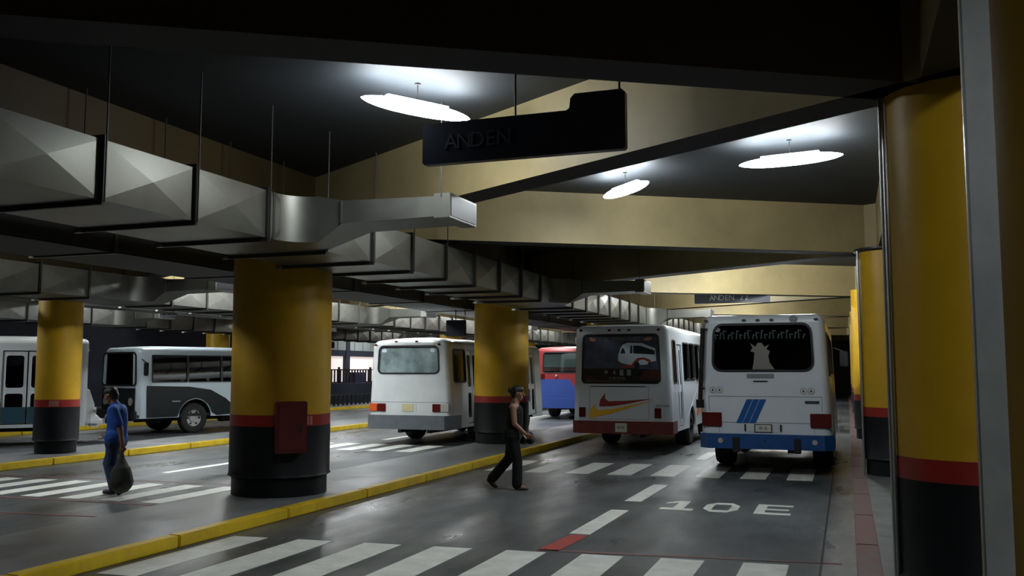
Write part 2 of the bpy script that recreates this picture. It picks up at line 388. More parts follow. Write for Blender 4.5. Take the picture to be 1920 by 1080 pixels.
for x, y in ((-7.9, 31), (-7.9, 41), (-15.9, 25.2), (-15.9, 36), (-15.9, 46), (-24, 31)):
    column(x, y, .46 if x < -10 else .6, .11, 'far yellow column mostly hidden among the distant ducts and buses', group='distant island columns')
# dark capital ring and conduits
MB().lathe([(.52, BZ - .11 - .06), (.56, BZ - .11 - .03), (.56, BZ - .11)], seg=48).build('capital_ring', M['black'], r2, True)
MB().tube((-.50, -.20, 0), (-.50, -.20, BZ - .11), .022).build('conduit', M['steel'], r2, True)
MB().tube((-.565, -.16, 0), (-.565, -.16, BZ - .11), .022).build('conduit', M['steel'], r1, True)
b = MB().tube((.27, -.52, 3.5), (.02, -.55, 3.0), .018); b.build('cable', M['black'], r2)
# steel post close to camera
t = thing('steel_post', 'galvanized steel post standing near the camera beside the dim yellow column', 'post', (.292, 2.235, .11))
MB().box(-.045, .045, -.045, .045, 0, .012).build('base_plate', M['steel'], t)
b = MB().box(-.030, .030, -.018, .018, .012, CZ - .11, .006); o = b.build('pole', M['post'], t); t.rotation_euler = (0, 0, R(-6.7))

# red cabinet on column 1
ang = math.atan2(-11.4 + 0, 7.7) + R(10)
t = thing('fire_hose_cabinet', 'dark red metal cabinet fixed to the thick column', 'cabinet', (-7.7, 11.4, .72), ang + math.pi / 2)
b = MB().box(-.21, .21, -.86, -.715, 0, .70, .012); b.build('cabinet_body', M['box'], t)
d = MB().box(-.175, .175, -.872, -.86, .05, .65, .004).build('door', M['box'], t)
MB().box(.12, .14, -.89, -.872, .28, .38).build('handle', M['galvd'], d)

# ---------------------------------------------------------------- ducts
DZ0, DZ1 = 3.28, 3.80
def duct(x1, ynear, yfar, takeoffs, label, x0w=1.33, reach=1.95, gm='galv'):
    """x1: right-hand face.  Cross-broken panels, angle flanges, brackets, hangers, branches"""
    t = thing('air_duct', label, 'duct', (x1, 0, DZ0)); x0 = -x0w; h = DZ1 - DZ0
    b = MB(); bm = b.bm; ys = []; y = ynear
    while y < yfar: ys.append(y); y += 1.18
    def face(quad, n, depth=.014):
        vs = [bm.verts.new(v) for v in quad]; c = sum((Vector(v) for v in quad), Vector()) / 4 + Vector(n) * depth
        cv = bm.verts.new(c)
        for i in range(4): bm.faces.new((vs[i], vs[(i + 1) % 4], cv))
    for a, c in zip(ys, ys[1:]):
        face([(0, a, 0), (0, c, 0), (0, c, h), (0, a, h)], (1, 0, 0), .03)
        face([(x0, a, 0), (x0, a, h), (x0, c, h), (x0, c, 0)], (-1, 0, 0))
        face([(x0, a, 0), (x0, c, 0), (0, c, 0), (0, a, 0)], (0, 0, -1))
        face([(x0, a, h), (0, a, h), (0, c, h), (x0, c, h)], (0, 0, 1))
    bm.faces.new([bm.verts.new(v) for v in ((x0, ys[0], 0), (0, ys[0], 0), (0, ys[0], h), (x0, ys[0], h))])
    bm.faces.new([bm.verts.new(v) for v in ((x0, ys[-1], 0), (x0, ys[-1], h), (0, ys[-1], h), (0, ys[-1], 0))])
    b.build('duct_trunk', M[gm], t)
    proto = None
    for a in ys:
        if any(T - .1 < a < T + .9 for T in takeoffs): continue
        if proto is None:
            f = MB(); e = .035; tk = .018
            f.box(0, e, -tk, tk, -e, h + e); f.box(x0 - e, x0, -tk, tk, -e, h + e); f.box(x0 - e - .1, e, -tk, tk, -e - .01, 0); f.box(x0, 0, -tk, tk, h, h + e)
            proto = f.build('flange', M['galvd'], t, loc=(0, a, 0)); o = proto
            pr = MB().tube((.05, 0, -.02), (.05, 0, CZ - DZ0), .008, seg=6).build('hanger_rod', M['galvd'], t, loc=(0, a, 0))
            pr2 = MB().tube((x0 - .06, 0, -.02), (x0 - .06, 0, CZ - DZ0), .008, seg=6).build('hanger_rod', M['galvd'], t, loc=(0, a, 0))
            pb = MB().box(x0 - .12, x0 - .04, -.02, .02, -.045, -.01).build('rod_clip', M['steel'], t, loc=(0, a, 0))
        else:
            for p_ in (proto, pr, pr2, pb):
                o = p_.copy(); COL.objects.link(o); o.location = (0, a, 0)
    for T in takeoffs:
        # branch toward +x: a concave swept corner, tapering neck, flat run and grille collar
        b = MB(); bm = b.bm
        rf = .34; y0 = T; pl = []           # near-side outline (x, y, zb, zt)
        for i in range(9):
            a = R(90 * i / 8); pl.append((rf - rf * math.cos(a), y0 + rf * math.sin(a), 0, h))
        pl += [(.62, y0 + rf + .03, .20, h - .06), (reach, y0 + rf + .03, .22, h - .09)]
        far = [(0, y0 + 1.05, 0, h)] * 9 + [(.62, y0 + rf + .72, .20, h - .06), (reach, y0 + rf + .72, .22, h - .09)]
        A = [bm.verts.new((p[0], p[1], p[2])) for p in pl]; B = [bm.verts.new((p[0], p[1], p[3])) for p in pl]
        C = [bm.verts.new((p[0], p[1], p[2])) for p in far]; D = [bm.verts.new((p[0], p[1], p[3])) for p in far]
        for i in range(len(pl) - 1):
            for q4 in ((A[i], A[i + 1], B[i + 1], B[i]), (D[i], D[i + 1], C[i + 1], C[i])):
                if i >= 8 or q4[0] is A[i]: bm.faces.new(q4)
            bm.faces.new((B[i], B[i + 1], D[i + 1], D[i])) ; bm.faces.new((C[i], C[i + 1], A[i + 1], A[i]))
        bm.faces.new((A[-1], C[-1], D[-1], B[-1]))
        bmesh.ops.remove_doubles(bm, verts=bm.verts, dist=.0005)
        br = b.build('branch', M[gm], t, True)
        MB().box(reach - .19, reach, y0 + rf + .0, y0 + rf + .75, .19, h - .06, .004).build('end_collar', M['galv'], br)
        MB().box(reach, reach + .006, y0 + rf + .03, y0 + rf + .72, .215, h - .085).build('mouth_shade', M['black'], br)  # black plate painting in the darkness of the open branch end
        MB().tube((reach - .1, y0 + rf - .01, h - .1), (reach - .1, y0 + rf - .01, CZ - DZ0), .006, seg=6).build('hanger_rod', M['galvd'], br)
        MB().box(-.01, .012, y0 - .06, y0 - .02, 0, h).box(.60, .62, y0 + rf + .01, y0 + rf + .03, .2, h - .06).build('seam', M['galvd'], br)
    return t
duct(-5.88, 2.45, 46, [8.52, 18.5, 28.5, 38.5], 'large galvanized air duct above the yellow kerb, nearest the camera')
duct(-13.95, 3.4, 50, [5.3, 15.1, 25.1, 35.1], 'galvanized air duct over the second island behind the slim yellow column', reach=1.9, gm='galvf')
duct(-21.9, 8, 60, [13, 23, 33, 43], 'farthest galvanized air duct above the left platform', reach=1.55, gm='galvf')

# pipes and cable trays
def tray(x, z, y0, y1, label, r=.05, n=3):
    t = thing('pipe_run', label, 'pipes', (x, 0, z))
    for k in range(n):
        MB().tube((k * .17, y0, 0), (k * .17, y1, 0), r, seg=10).build('pipe', M['galvd'], t, True)
    for y in range(int(y0) + 2, int(y1), 4):
        MB().box(-.1, n * .17, y, y + .04, -r - .03, -r).box(-.1, -.06, y, y + .04, -r, BZ - z - .005).box(n * .17 - .04, n * .17, y, y + .04, -r, BZ - z - .005).build('pipe_bracket', M['galvd'], t)
t = thing('wrapped_duct', 'dark wrapped duct running just left of the nearest galvanized duct', 'duct', (-8.6, 0, 3.32))
MB().box(-1.35, 0, 2, 62, 0, .42, .03).build('duct_body', M['duct'], t)
for y in range(3, 62, 3): MB().box(-1.38, .03, y, y + .06, -.02, .45).build('strap_band', M['galvd'], t)
tray(-17.3, 3.4, 2, 60, 'dark pipes hung over the lane of the turning bus')
tray(-11.6, 3.72, 4, 60, 'dark pipes above the white bus lane', .06, 4)

# ---------------------------------------------------------------- lamps
def make_lamp():
    t = thing('fluorescent_lamp', 'x', 'lamp')
    L = .64
    b = MB(); bm = b.bm; rings = []; n = 22
    for i in range(n + 1):
        u = math.sin(math.pi / 2 * (-1 + 2 * i / n)); wv = max(.015, (1 - abs(u) ** 2.4)) ** .6
        ring = []
        for k in range(14):
            a = 2 * math.pi * k / 14; ring.append(bm.verts.new((u * L, math.cos(a) * .115 * wv, math.sin(a) * .068 * wv - .02)))
        rings.append(ring)
    for a, c in zip(rings, rings[1:]):
        for k in range(14): bm.faces.new((a[k], a[(k + 1) % 14], c[(k + 1) % 14], c[k]))
    bm.faces.new(rings[0]); bm.faces.new(rings[-1][::-1])
    b.build('diffuser', M['tube'], t, True)
    MB().box(-.36, .36, -.03, .03, .045, .062).build('housing', M['lampbody'], t)
    MB().tube((0, 0, .06), (0, 0, .24), .006, seg=6).tube((0, 0, .225), (0, 0, .24), .03, seg=10).build('ceiling_rod', M['galvd'], t)
    return t
lp = make_lamp(); first = True; lp2 = None
LZ = 4.5
def lamp(x, y, a, label, group=None, boosted=False):
    global first, lp2
    if boosted and lp2 is None:
        lp2 = copy_tree(lp)
        for ch in lp2.children:
            if 'diffuser' in ch.name: ch.data = ch.data.copy(); ch.data.materials[0] = M['tube2']
        o = lp2
    else: o = lp if first else copy_tree(lp2 if boosted else lp)
    first = False
    o.location = (x, y, LZ); o.rotation_euler = (0, 0, R(a)); tag(o, label, 'lamp', group)
    return o
lamp(-4.0, 8.2, 58, 'lit oval fluorescent lamp above the large hanging sign')
lamp(-2.98, 13.05, -47, 'small-looking lit fluorescent lamp between the two diagonal beams')
lamp(-.6, 11.87, -9, 'lit fluorescent lamp hung nearest the right-hand columns')
lamp(2.3, 3.7, 80, 'added unseen lamp over the right sidewalk brightening the large column')  # unseen lamp added beside the large column to brighten it
lamp(2.7, -2.2, 80, 'second added unseen lamp over the right sidewalk, behind the camera')  # another unseen lamp, added for more light on that column
lamp(-1.0, -6.8, 58, 'fluorescent lamp over the lane well behind the camera')
for x, y, a in ((-3.0, 23.2, -47), (-.9, 22.2, -9), (-4.0, 28.2, 58), (-3.0, 33.5, -47), (-3.8, 38.8, 58), (-3, 44, 0), (-3, 54, 0)): lamp(x, y, a, 'fluorescent lamp over the near lanes hidden behind the beams', 'lamps over the near lanes', True)
far = []
for y in (15.5, 21.5, 26.5, 31.5, 37, 42): far += [(-10.6, y, 75), (-13.0, y + 2.2, 100)]
for i, y in enumerate((8.4, 14.0, 18.0, 24.0, 28.6, 34.0, 39.0, 45, 52, 60)): far.append((-11.3 + (.8 if i % 2 else -.8), y, 58 if i % 2 else -47))
for i, y in enumerate((13.0, 18.5, 23.0, 29.0, 33.5, 39.5, 45, 52, 60)): far.append((-18.9 + (.8 if i % 2 else -.8), y, 58 if i % 2 else -47))
for i, y in enumerate((25.0, 33, 41, 49, 57)): far.append((-25.6, y, 40 if i % 2 else -40))
for x, y, a in far: lamp(x, y, a, 'fluorescent lamp over the far lanes hidden behind beams and ducts', 'lamps over the far lanes', True)

# ---------------------------------------------------------------- hanging signs
def sign(x, y, z, w, label, txt, step=True, tm='signt', lx=0, bm_='signb', tz=.5, top=None):
    t = thing('hanging_sign', label, 'sign', (x, y, z))
    h = .40
    pts = rrect(0, w, 0, h, .03) if not step else [(0, .02), (.02, 0), (w - .02, 0), (w, .02), (w, h + .12), (w - .03, h + .15), (w * .74 + .05, h + .15), (w * .74 + .01, h + .11), (w * .74, h + .02), (w * .74 - .03, h), (.03, h), (0, h - .03)]
    me = panel_mesh([pts], .09); me.transform(Matrix.Rotation(R(90), 4, 'X')); link('sign_board', me, M[bm_], t)
    for xx in (w * .47, w * .97): MB().tube((xx, 0, h if xx < w * .7 else h + .1), (xx, 0, (top or CZ) - z), .011, seg=8).build('hanger_rod', M['black'], t)
    bm = bmesh.new()
    for i, ch in enumerate(txt):
        if ch != ' ': addmesh(bm, text_mesh(ch, .21), Matrix.Translation((lx + i * .135, -.048, h * tz)) @ Matrix.Rotation(R(90), 4, 'X'))
    me = bpy.data.meshes.new('lettering'); bm.to_mesh(me); bm.free(); link('lettering', me, M[tm], t)
    return t
sign(-3.80, 7.95, 3.82, 2.0, 'large dark stepped sign hanging under the brightest lamp', 'ANDEN', True, 'signtd', .30)
sign(-3.98, 26.0, 3.70, 2.05, 'distant dark sign reading ANDEN 22 above the buses', 'ANDEN 22', False, 'signt', .48, 'signg', .36)
t = sign(-9.2, 20.6, 2.66, .5, 'small dark board hanging beside the roof of the plain white bus', '', False, top=3.315)
# ---------------------------------------------------------------- buses
def sub(name, loops, thick, m, parent, mt):
    me = panel_mesh(loops, thick); me.transform(mt); return link(name, me, m, parent)
REAR = Matrix.Rotation(R(90), 4, 'X')               # (x,z) plane facing -y
SIDE = Matrix(((0, 0, 1, 0), (1, 0, 0, 0), (0, 1, 0, 0), (0, 0, 0, 1)))   # (y,z) -> (y along Y)
def wheel(parent, x, y, rad=.44, wid=.26, rim='rimd', sgn=1):
    wg = MB(); h = wid / 2
    wg.lathe([(rad * .56, -h), (rad * .9, -h), (rad * .985, -h * .75), (rad, -h * .4), (rad, h * .4), (rad * .985, h * .75), (rad * .9, h), (rad * .56, h)], 'X', 30, loop=True)
    o = wg.build('wheel', M['rubber'], parent, True, loc=(x, y, rad))
    rm = MB(); s = sgn
    rm.lathe([(rad * .58, s * h * .95), (rad * .56, s * h * .6), (rad * .30, s * h * .45), (rad * .26, s * h * .7), (rad * .14, s * h * .78), (.02, s * h * .8)], 'X', 24, caps=(0, 1))
    r_ = rm.build('rim', M[rim], o, True)
    hb = MB()
    for k in range(6):
        a = R(60 * k); hb.tube((s * h * .5, rad * .42 * math.cos(a), rad * .42 * math.sin(a)), (s * (h * .62), rad * .42 * math.cos(a), rad * .42 * math.sin(a)), .035, seg=8)
    hb.build('hand_hole', M['black'], o)
    return o
def make_bus(t, W, L, H, z0, body, rearwin=None, rwr=.1, sidewins=(), doors=(), arches=(), taper=.10, rad=.44, crown=.1, glassm='tint',
             rearglass='tint', frontglass=None, frontwin=None, seats=0, rim='rimd', cr=.14, skirt=None, beltz=None, roofm=None, roof_r=.13):
    """local frame: rear face at y=0, front at y=L, x across"""
    bm = bmesh.new(); hw = W / 2; zt = H - crown - roof_r
    arch = lambda y: [(y + (rad + .1) * math.cos(R(a)), max(z0, rad + (rad + .12) * math.sin(R(a)))) for a in range(180, -1, -15)]
    def outline(extra=()):
        pts = [(cr, z0)]
        for ay in arches:
            a = arch(ay); a = [p for p in a if p[1] > z0 + .001]
            x0, x1 = a[0][0], a[-1][0]; pts += [(x0, z0)] + a + [(x1, z0)]
        pts += [(L - cr, z0), (L - cr, zt), (cr, zt)]; return pts
    holesR = [rrect(a, b, c, d, r) for a, b, c, d, r in sidewins]; holesD = [rrect(a, b, z0 + .08, c, .02) for a, b, c in doors]
    fits = lambda w_: not any(w_[0] < d[1] and w_[1] > d[0] for d in doors)
    right = panel_mesh([outline()] + [rrect(*w_) for w_ in sidewins if fits(w_)] + holesD, .04)
    left = panel_mesh([outline()] + [rrect(*w_) for w_ in sidewins], .04)
    addmesh(bm, right, Matrix.Translation((hw - .02, 0, 0)) @ SIDE); addmesh(bm, left, Matrix.Translation((-hw + .02, 0, 0)) @ SIDE)
    rl = [[(-hw + cr, z0), (hw - cr, z0), (hw - cr, zt), (-hw + cr, zt)]]
    if rearwin: rl.append(rrect(*rearwin, rwr))
    addmesh(bm, panel_mesh(rl, .04), Matrix.Translation((0, .02, 0)) @ REAR)
    flp = [[(-hw + cr, z0), (hw - cr, z0), (hw - cr, zt), (-hw + cr, zt)]]
    if frontwin: flp.append(rrect(*frontwin, .12))
    addmesh(bm, panel_mesh(flp, .04), Matrix.Translation((0, L - .02, 0)) @ REAR)
    for cx, cy, a0 in ((-hw + cr, cr, 180), (hw - cr, cr, 270), (hw - cr, L - cr, 0), (-hw + cr, L - cr, 90)):
        prev = None
        for i in range(7):
            a = R(a0 + 15 * i); p = (cx + cr * math.cos(a), cy + cr * math.sin(a)); v = (bm.verts.new((*p, z0)), bm.verts.new((*p, zt)))
            if prev: bm.faces.new((prev[0], v[0], v[1], prev[1]))
            prev = v
    def ring(ins, z):
        r = max(.02, cr - ins); return [bm.verts.new((x, y, z + crown * (1 - (x / hw) ** 2) * (1 if abs(ins) > 1e-4 else 0) )) for x, y in rrect(-hw + ins, hw - ins, ins, L - ins, r, 6)]
    rings = [ring(0, zt)]
    for i in range(1, 7):
        a = R(15 * i); rings.append(ring(roof_r * (1 - math.cos(a)) + .0001, zt + roof_r * math.sin(a)))
    for k in (.3, .5, .7, .9): rings.append(ring(roof_r + (hw - roof_r) * k, zt + roof_r))
    for a, b in zip(rings, rings[1:]):
        n = len(a)
        for i in range(n): bm.faces.new((a[i], a[(i + 1) % n], b[(i + 1) % n], b[i]))
    bm.faces.new(rings[-1])
    warp = lambda co: co.x * (1 - taper * max(0, co.z - 1.0) / (H - 1.0))
    for v in bm.verts: v.co.x = warp(v.co)
    me = bpy.data.meshes.new('body'); bmesh.ops.recalc_face_normals(bm, faces=bm.faces); bm.to_mesh(me); bm.free()
    bo = link('body', me, M[body], t)
    for f in me.polygons: f.use_smooth = False
    if roofm or skirt:
        if skirt: me.materials.append(M[skirt[0]])
        if roofm: me.materials.append(M[roofm])
        ri = len(me.materials) - 1
        for f in me.polygons:
            if roofm and f.center.z > zt - .01: f.material_index = ri
    def W_(o):
        for v in o.data.vertices: v.co.x = warp(v.co)
        return o
    t['_w'] = 0; del t['_w']
    # rear glass, side glass
    if rearwin:
        a, b, c, d = rearwin
        W_(sub('rear_window', [rrect(a - .01, b + .01, c - .01, d + .01, rwr)], .01, G[rearglass], t, Matrix.Translation((0, .022, 0)) @ REAR))
        W_(sub('window_gasket', [rrect(a - .025, b + .025, c - .025, d + .025, rwr + .02), rrect(a + .015, b - .015, c + .015, d - .015, rwr - .01)], .02, M['black'], t, Matrix.Translation((0, -.004, 0)) @ REAR))
    if frontwin:
        a, b, c, d = frontwin
        W_(sub('windshield', [rrect(a - .01, b + .01, c - .01, d + .01, .12)], .01, G[frontglass or glassm], t, Matrix.Translation((0, L - .022, 0)) @ REAR))
        W_(sub('window_gasket', [rrect(a - .03, b + .03, c - .03, d + .03, .14), rrect(a + .015, b - .015, c + .015, d - .015, .11)], .02, M['black'], t, Matrix.Translation((0, L + .004, 0)) @ REAR))
    for w_ in sidewins:
        for sx in (1, -1):
            if sx == 1 and not fits(w_): continue
            a, b, c, d, r = w_
            g = W_(sub('side_window', [rrect(a - .01, b + .01, c - .01, d + .01, r)], .01, G[glassm], t, Matrix.Translation((sx * (hw - .022), 0, 0)) @ SIDE))
            W_(sub('window_frame', [rrect(a - .02, b + .02, c - .02, d + .02, r + .02), rrect(a + .015, b - .015, c + .015, d - .015, max(.01, r - .01))], .02, M['black'], g, Matrix.Translation((sx * (hw + .004), 0, 0)) @ SIDE))
    for a, b, c in doors:
        m_ = (a + b) / 2
        for (p, q) in ((a + .01, m_ - .015), (m_ + .015, b - .01)):
            za = z0 + .1; zm = (za + c) / 2 - .1
            d_ = W_(sub('door', [rrect(p, q, za, c - .02, .02), rrect(p + .07, q - .07, za + .12, zm - .06, .06), rrect(p + .07, q - .07, zm + .08, c - .12, .06)], .03, M[body], t, Matrix.Translation((hw - .05, 0, 0)) @ SIDE))
            W_(sub('door_glass', [rrect(p + .06, q - .06, za + .11, zm - .05, .06), rrect(p + .06, q - .06, zm + .07, c - .11, .06)], .008, G[glassm], d_, Matrix.Translation((hw - .05, 0, 0)) @ SIDE))
    # floor pan, chassis and wheels
    MB().box(-hw + .06, hw - .06, .06, L - .06, z0 + .02, z0 + .1).build('floor_pan', M['chassis'], t)
    ch = MB().box(-.45, -.35, .3, L - .3, z0 - .13, z0 + .02).box(.35, .45, .3, L - .3, z0 - .13, z0 + .02)
    for ay in arches: ch.box(-hw + .3, hw - .3, ay - .06, ay + .06, rad - .08, rad + .08); ch.box(-.45, .45, ay - .03, ay + .03, rad, z0 + .03)
    ch.box(-hw + .35, -.5, 2.6, 3.6, z0 - .2, z0 + .03, .03)
    ch.build('chassis', M['chassis'], t)
    for ay in arches:
        for sx in (-1, 1): MB().box(sx * (hw - .40) - .02, sx * (hw - .40) + .02, ay - rad - .05, ay + rad + .05, z0 + .05, rad * 2 + .12).build('wheel_well', M['chassis'], t)
    for i, ay in enumerate(arches):
        wd = .36 if ay < L / 2 else .24
        for sx in (-1, 1): wheel(t, sx * (hw - .04 - wd / 2), ay, rad, wd, rim, sx)
    if seats:
        for k in range(seats):
            y = .9 + k * (L - 2.2) / seats
            for sx in (-1, 1):
                MB().box(sx * .68 - .38, sx * .68 + .38, y, y + .4, z0 + .1, z0 + .48, .03).box(sx * .68 - .38, sx * .68 + .38, y - .08, y + .02, z0 + .48, z0 + 1.05, .03).build('seat', M['seat'], t)
    return bo, warp
def rearbox(t, name, x0, x1, z0, z1, m, d=.03, bev=.008, y=0):
    return MB().box(x0, x1, y - d, y + .01, z0, z1, bev).build(name, m if not isinstance(m, str) else M[m], t)
def bumper(t, W, z0, z1, m, d=.1, L=None):
    hw = W / 2; c = .14
    pts = [(-hw - .015, .6), (-hw - .015, c - d), (-hw + c, -d), (hw - c, -d), (hw + .015, c - d), (hw + .015, .6), (hw - .03, .6), (hw - .03, .12), (-hw + .03, .12), (-hw + .03, .6)]
    return MB().prism(pts, z0, z1).build('rear_bumper', M[m], t)
def decal(t, name, polys, m, z=-.006, face=REAR, x=0):
    for p in polys:
        me = panel_mesh([p], .004); me.transform(Matrix.Translation((0, z, 0)) @ REAR); o = link(name, me, M[m], t)
    return o
def letters(t, name, s, x, z, size, m, y=-.008, sx=1.0):
    me = text_mesh(s, size); me.transform(Matrix.Translation((x, y, z)) @ REAR @ Matrix.Diagonal((sx, 1, 1, 1))); return link(name, me, M[m], t)
def seamline(t, pts, y=-.002, wd=.008, m='dgrey'):
    b = MB()
    for (x0, z0), (x1, z1) in zip(pts, pts[1:]):
        b.box(min(x0, x1) - wd / 2, max(x0, x1) + wd / 2, y - .003, y + .004, min(z0, z1) - wd / 2, max(z0, z1) + wd / 2)
    return b.build('panel_seam', M[m], t)
def mirror(t, x, y, z, s=1):
    o = MB().tube((x - s * .25, y, z + .25), (x, y, z + .15), .015, seg=8).box(x - .1, x + .1, y - .03, y + .03, z - .22, z + .16, .02).build('wing_mirror', M['black'], t); return o

# --- bus with the picture rear window (middle)
t = thing('bus', 'white bus with a picture-covered rear window and a red and yellow swoosh', 'bus', (-4.81, 20.45, 0), 0)
WN = [(.35, .75, 1.55, 2.52, .06), (1.75, 2.55, 1.6, 2.5, .06), (2.65, 3.45, 1.6, 2.5, .06), (3.55, 4.35, 1.6, 2.5, .06), (4.45, 5.2, 1.6, 2.5, .06)]
bo, wp = make_bus(t, 2.30, 7.0, 2.90, .45, 'wwhite', (-.93, .90, 1.56, 2.64), .09, WN, [(.95, 1.6, 2.45), (5.5, 6.3, 2.45)], (2.1 + .7, 5.75), taper=.07, glassm='dark', rearglass='dark', frontwin=(-.9, .9, 1.4, 2.5), crown=.05, rad=.42)
bumper(t, 2.28, .42, .70, 'bumperr')
rearbox(t, 'number_plate', -.13, .14, .46, .66, 'plate', .11)
letters(t, 'plate_marks', 'III III', 0, .56, .09, 'ink', -.113)
for x in (-.99, .75): rearbox(t, 'taillight', x, x + .15, .78, 1.0, 'lampred', .03)
for x in (-1.0, -.33, -.10, .13, .80): MB().ball((x + .06, -.0, 2.75), .035, (1.2, .7, .8), 2).build('marker_light', M['lampred'], t, True)
# picture film on the rear window
f = sub('picture_film', [rrect(-.90, .87, 1.60, 2.61, .06)], .004, M['film'], t, Matrix.Translation((0, .010, 0)) @ REAR)
def fd(name, polys, m, z=.006): return decal(f, name, polys, m, z)
fd('film_base', [[(-.89, 1.61), (.86, 1.61), (.86, 1.84), (.3, 1.88), (-.89, 1.88)]], 'filmb', .0075)
fd('film_glow', [[(.38, 1.63), (.85, 1.63), (.85, 1.86), (.55, 1.84)], [(-.88, 1.63), (-.6, 1.63), (-.7, 1.72), (-.88, 1.74)]], 'filmred', .006)
fd('printed_bus', [[(-.07, 2.05), (-.07, 2.18), (-.01, 2.35), (.04, 2.42), (.14, 2.46), (.48, 2.45), (.78, 2.33), (.80, 2.05), (.62, 2.02), (.60, 1.97), (.25, 1.95), (.02, 2.0)]], 'silver', .005)
fd('printed_windows', [[(-.02, 2.22), (.03, 2.36), (.08, 2.30), (.10, 2.22)], [(.20, 2.22), (.22, 2.40), (.26, 2.40), (.26, 2.22)], [(.28, 2.22), (.28, 2.40), (.45, 2.39), (.77, 2.28), (.77, 2.19)]], 'charcoal', .003)
fd('printed_stripe', [[(-.06, 2.02), (.02, 1.97), (.22, 1.95), (.30, 2.05), (.38, 2.12), (.52, 2.13), (.66, 2.08), (.70, 2.0), (.64, 2.02), (.52, 2.08), (.42, 2.07), (.36, 2.0), (.28, 1.90), (.05, 1.91)]], 'dred', .003)
fd('printed_wheel', [[(.36 + .065 * math.cos(R(a)), 1.95 + .085 * math.sin(R(a))) for a in range(0, 360, 30)]], 'charcoal', .0015)
fd('printed_emblem', [[(-.35 + .045 * math.cos(R(a)), 1.80 + .045 * math.sin(R(a))) for a in range(0, 360, 60)], [(-.2, 1.76), (-.12, 1.76), (-.16, 1.85)], rrect(-.04, .05, 1.72, 1.86, .02), rrect(.13, .22, 1.72, 1.86, .02)], 'dgrey', .005)
letters(f, 'banner_letters', 'EL APIADANO', .02, 2.54, .115, 'ghost', .004, 1.15)
decal(f, 'banner_flare', [[(-.74, 2.52), (-.62, 2.49), (-.58, 2.55), (-.72, 2.60)], [(.50, 2.53), (.60, 2.50), (.70, 2.52), (.70, 2.59), (.58, 2.58)]], 'dorg', .004)
letters(f, 'maker_letters', 'ENCAVA', -.1, 1.66, .08, 'dgrey', .004, 1.2)
decal(t, 'red_swoosh', [[(-.52, 1.02), (-.50, 1.16), (-.38, 1.33), (-.38, 1.20), (-.30, 1.14), (.1, 1.155), (.72, 1.21), (.2, 1.10), (-.2, 1.03)]], 'dred')
decal(t, 'yellow_swoosh', [[(-.76, .76), (-.75, .90), (-.60, 1.12), (-.62, 1.0), (-.56, .94), (-.2, .97), (.78, 1.185), (.25, 1.02), (-.25, .86), (-.7, .76)]], 'dyel')
seamline(t, [(-.74, .74), (-.74, 1.47), (.62, 1.47), (.62, .74), (-.74, .74)])
rearbox(t, 'hinge_strip', -.72, .55, 1.465, 1.485, 'black', .015, .002)
letters(t, 'model_letters', 'ENCAVA', .93, 1.05, .075, 'ink')
for yy in (3.3, 4.0): MB().prism_x([(yy, .7), (yy + .5, .7), (yy + 1.0, 1.4), (yy + .75, 1.4)], 1.152, 1.157).build('side_swoosh', M['dorg'], t)
mirror(t, 1.32, 6.9, 2.1)

# --- bus with the three slanted blue stripes (right)
t = thing('bus', 'white bus with three slanted blue stripes and a blue bumper', 'bus', (-1.39, 16.9, 0), 0)
WN = [(.4, 1.25, 1.75, 2.5, .06), (1.35, 2.2, 1.75, 2.5, .06), (2.3, 3.15, 1.75, 2.5, .06), (3.25, 4.1, 1.75, 2.5, .06), (4.2, 5.1, 1.75, 2.5, .06)]
bo, wp = make_bus(t, 2.26, 7.4, 2.87, .50, 'wwhite', (-.93, .87, 1.84, 2.66), .16, WN, [(6.1, 6.9, 2.45)], (1.9, 5.7), taper=.085, glassm='dark', rearglass='dark', frontwin=(-.9, .9, 1.4, 2.5), crown=.05, rad=.44)
bumper(t, 2.26, .46, .72, 'bumperb')
for x in (-.77, .83): MB().tube((x, -.115, .60), (x, -.09, .60), .045, seg=20).build('round_reflector', M['lampw'], t)
for x in (-.50, .54): rearbox(t, 'tow_bracket', x - .06, x + .06, .40, .66, 'black', .125)
MB().tube((0, -.11, .62), (0, -.09, .62), .018, seg=10).build('bumper_bolt', M['black'], t)
for x in (-1.10, .76): rearbox(t, 'taillight', x, x + .35, .845, 1.09, 'lampred', .035)
rearbox(t, 'plate_recess', -.36, .27, .75, .90, 'wgrey', .006, .002)
for x in (-.36, .25): rearbox(t, 'plate_lamp', x, x + .03, .77, .89, 'black', .02, .002)
rearbox(t, 'plate_frame', -.19, .12, .745, .895, 'ink', .014, .004)
rearbox(t, 'number_plate', -.17, .10, .76, .88, 'plate', .018, .002)
letters(t, 'plate_marks', 'III III', -.035, .82, .08, 'ink', -.02)
for k in range(3):
    a = -.47 + .115 * k; decal(t, 'blue_stripe', [[(a - .03, .91), (a + .075, .91), (a + .265, 1.33), (a + .16, 1.33)]], 'dblue')
seamline(t, [(-.97, 1.12), (-.97, 1.38), (.96, 1.38), (.96, 1.12)]); seamline(t, [(-.80, .74), (-.80, .92), (.83, .92), (.83, .74)])
for x, z in ((-.90, 1.49), (-.78, 1.49), (.66, 1.48), (.79, 1.48)):
    decal(t, 'round_sticker', [[(x + .056 * math.cos(R(a)), z + .056 * math.sin(R(a))) for a in range(0, 360, 20)]], 'dgrey')
    decal(t, 'sticker_face', [[(x + .045 * math.cos(R(a)), z + .045 * math.sin(R(a))) for a in range(0, 360, 20)]], 'dwhite', -.009)
    decal(t, 'sticker_mark', [[(x - .022, z - .02), (x + .022, z - .02), (x + .005, z + .028), (x - .01, z + .02)]], 'ink', -.012)
rearbox(t, 'faded_sticker', -.30, .17, 1.70, 1.78, 'dgrey', .008, .002)
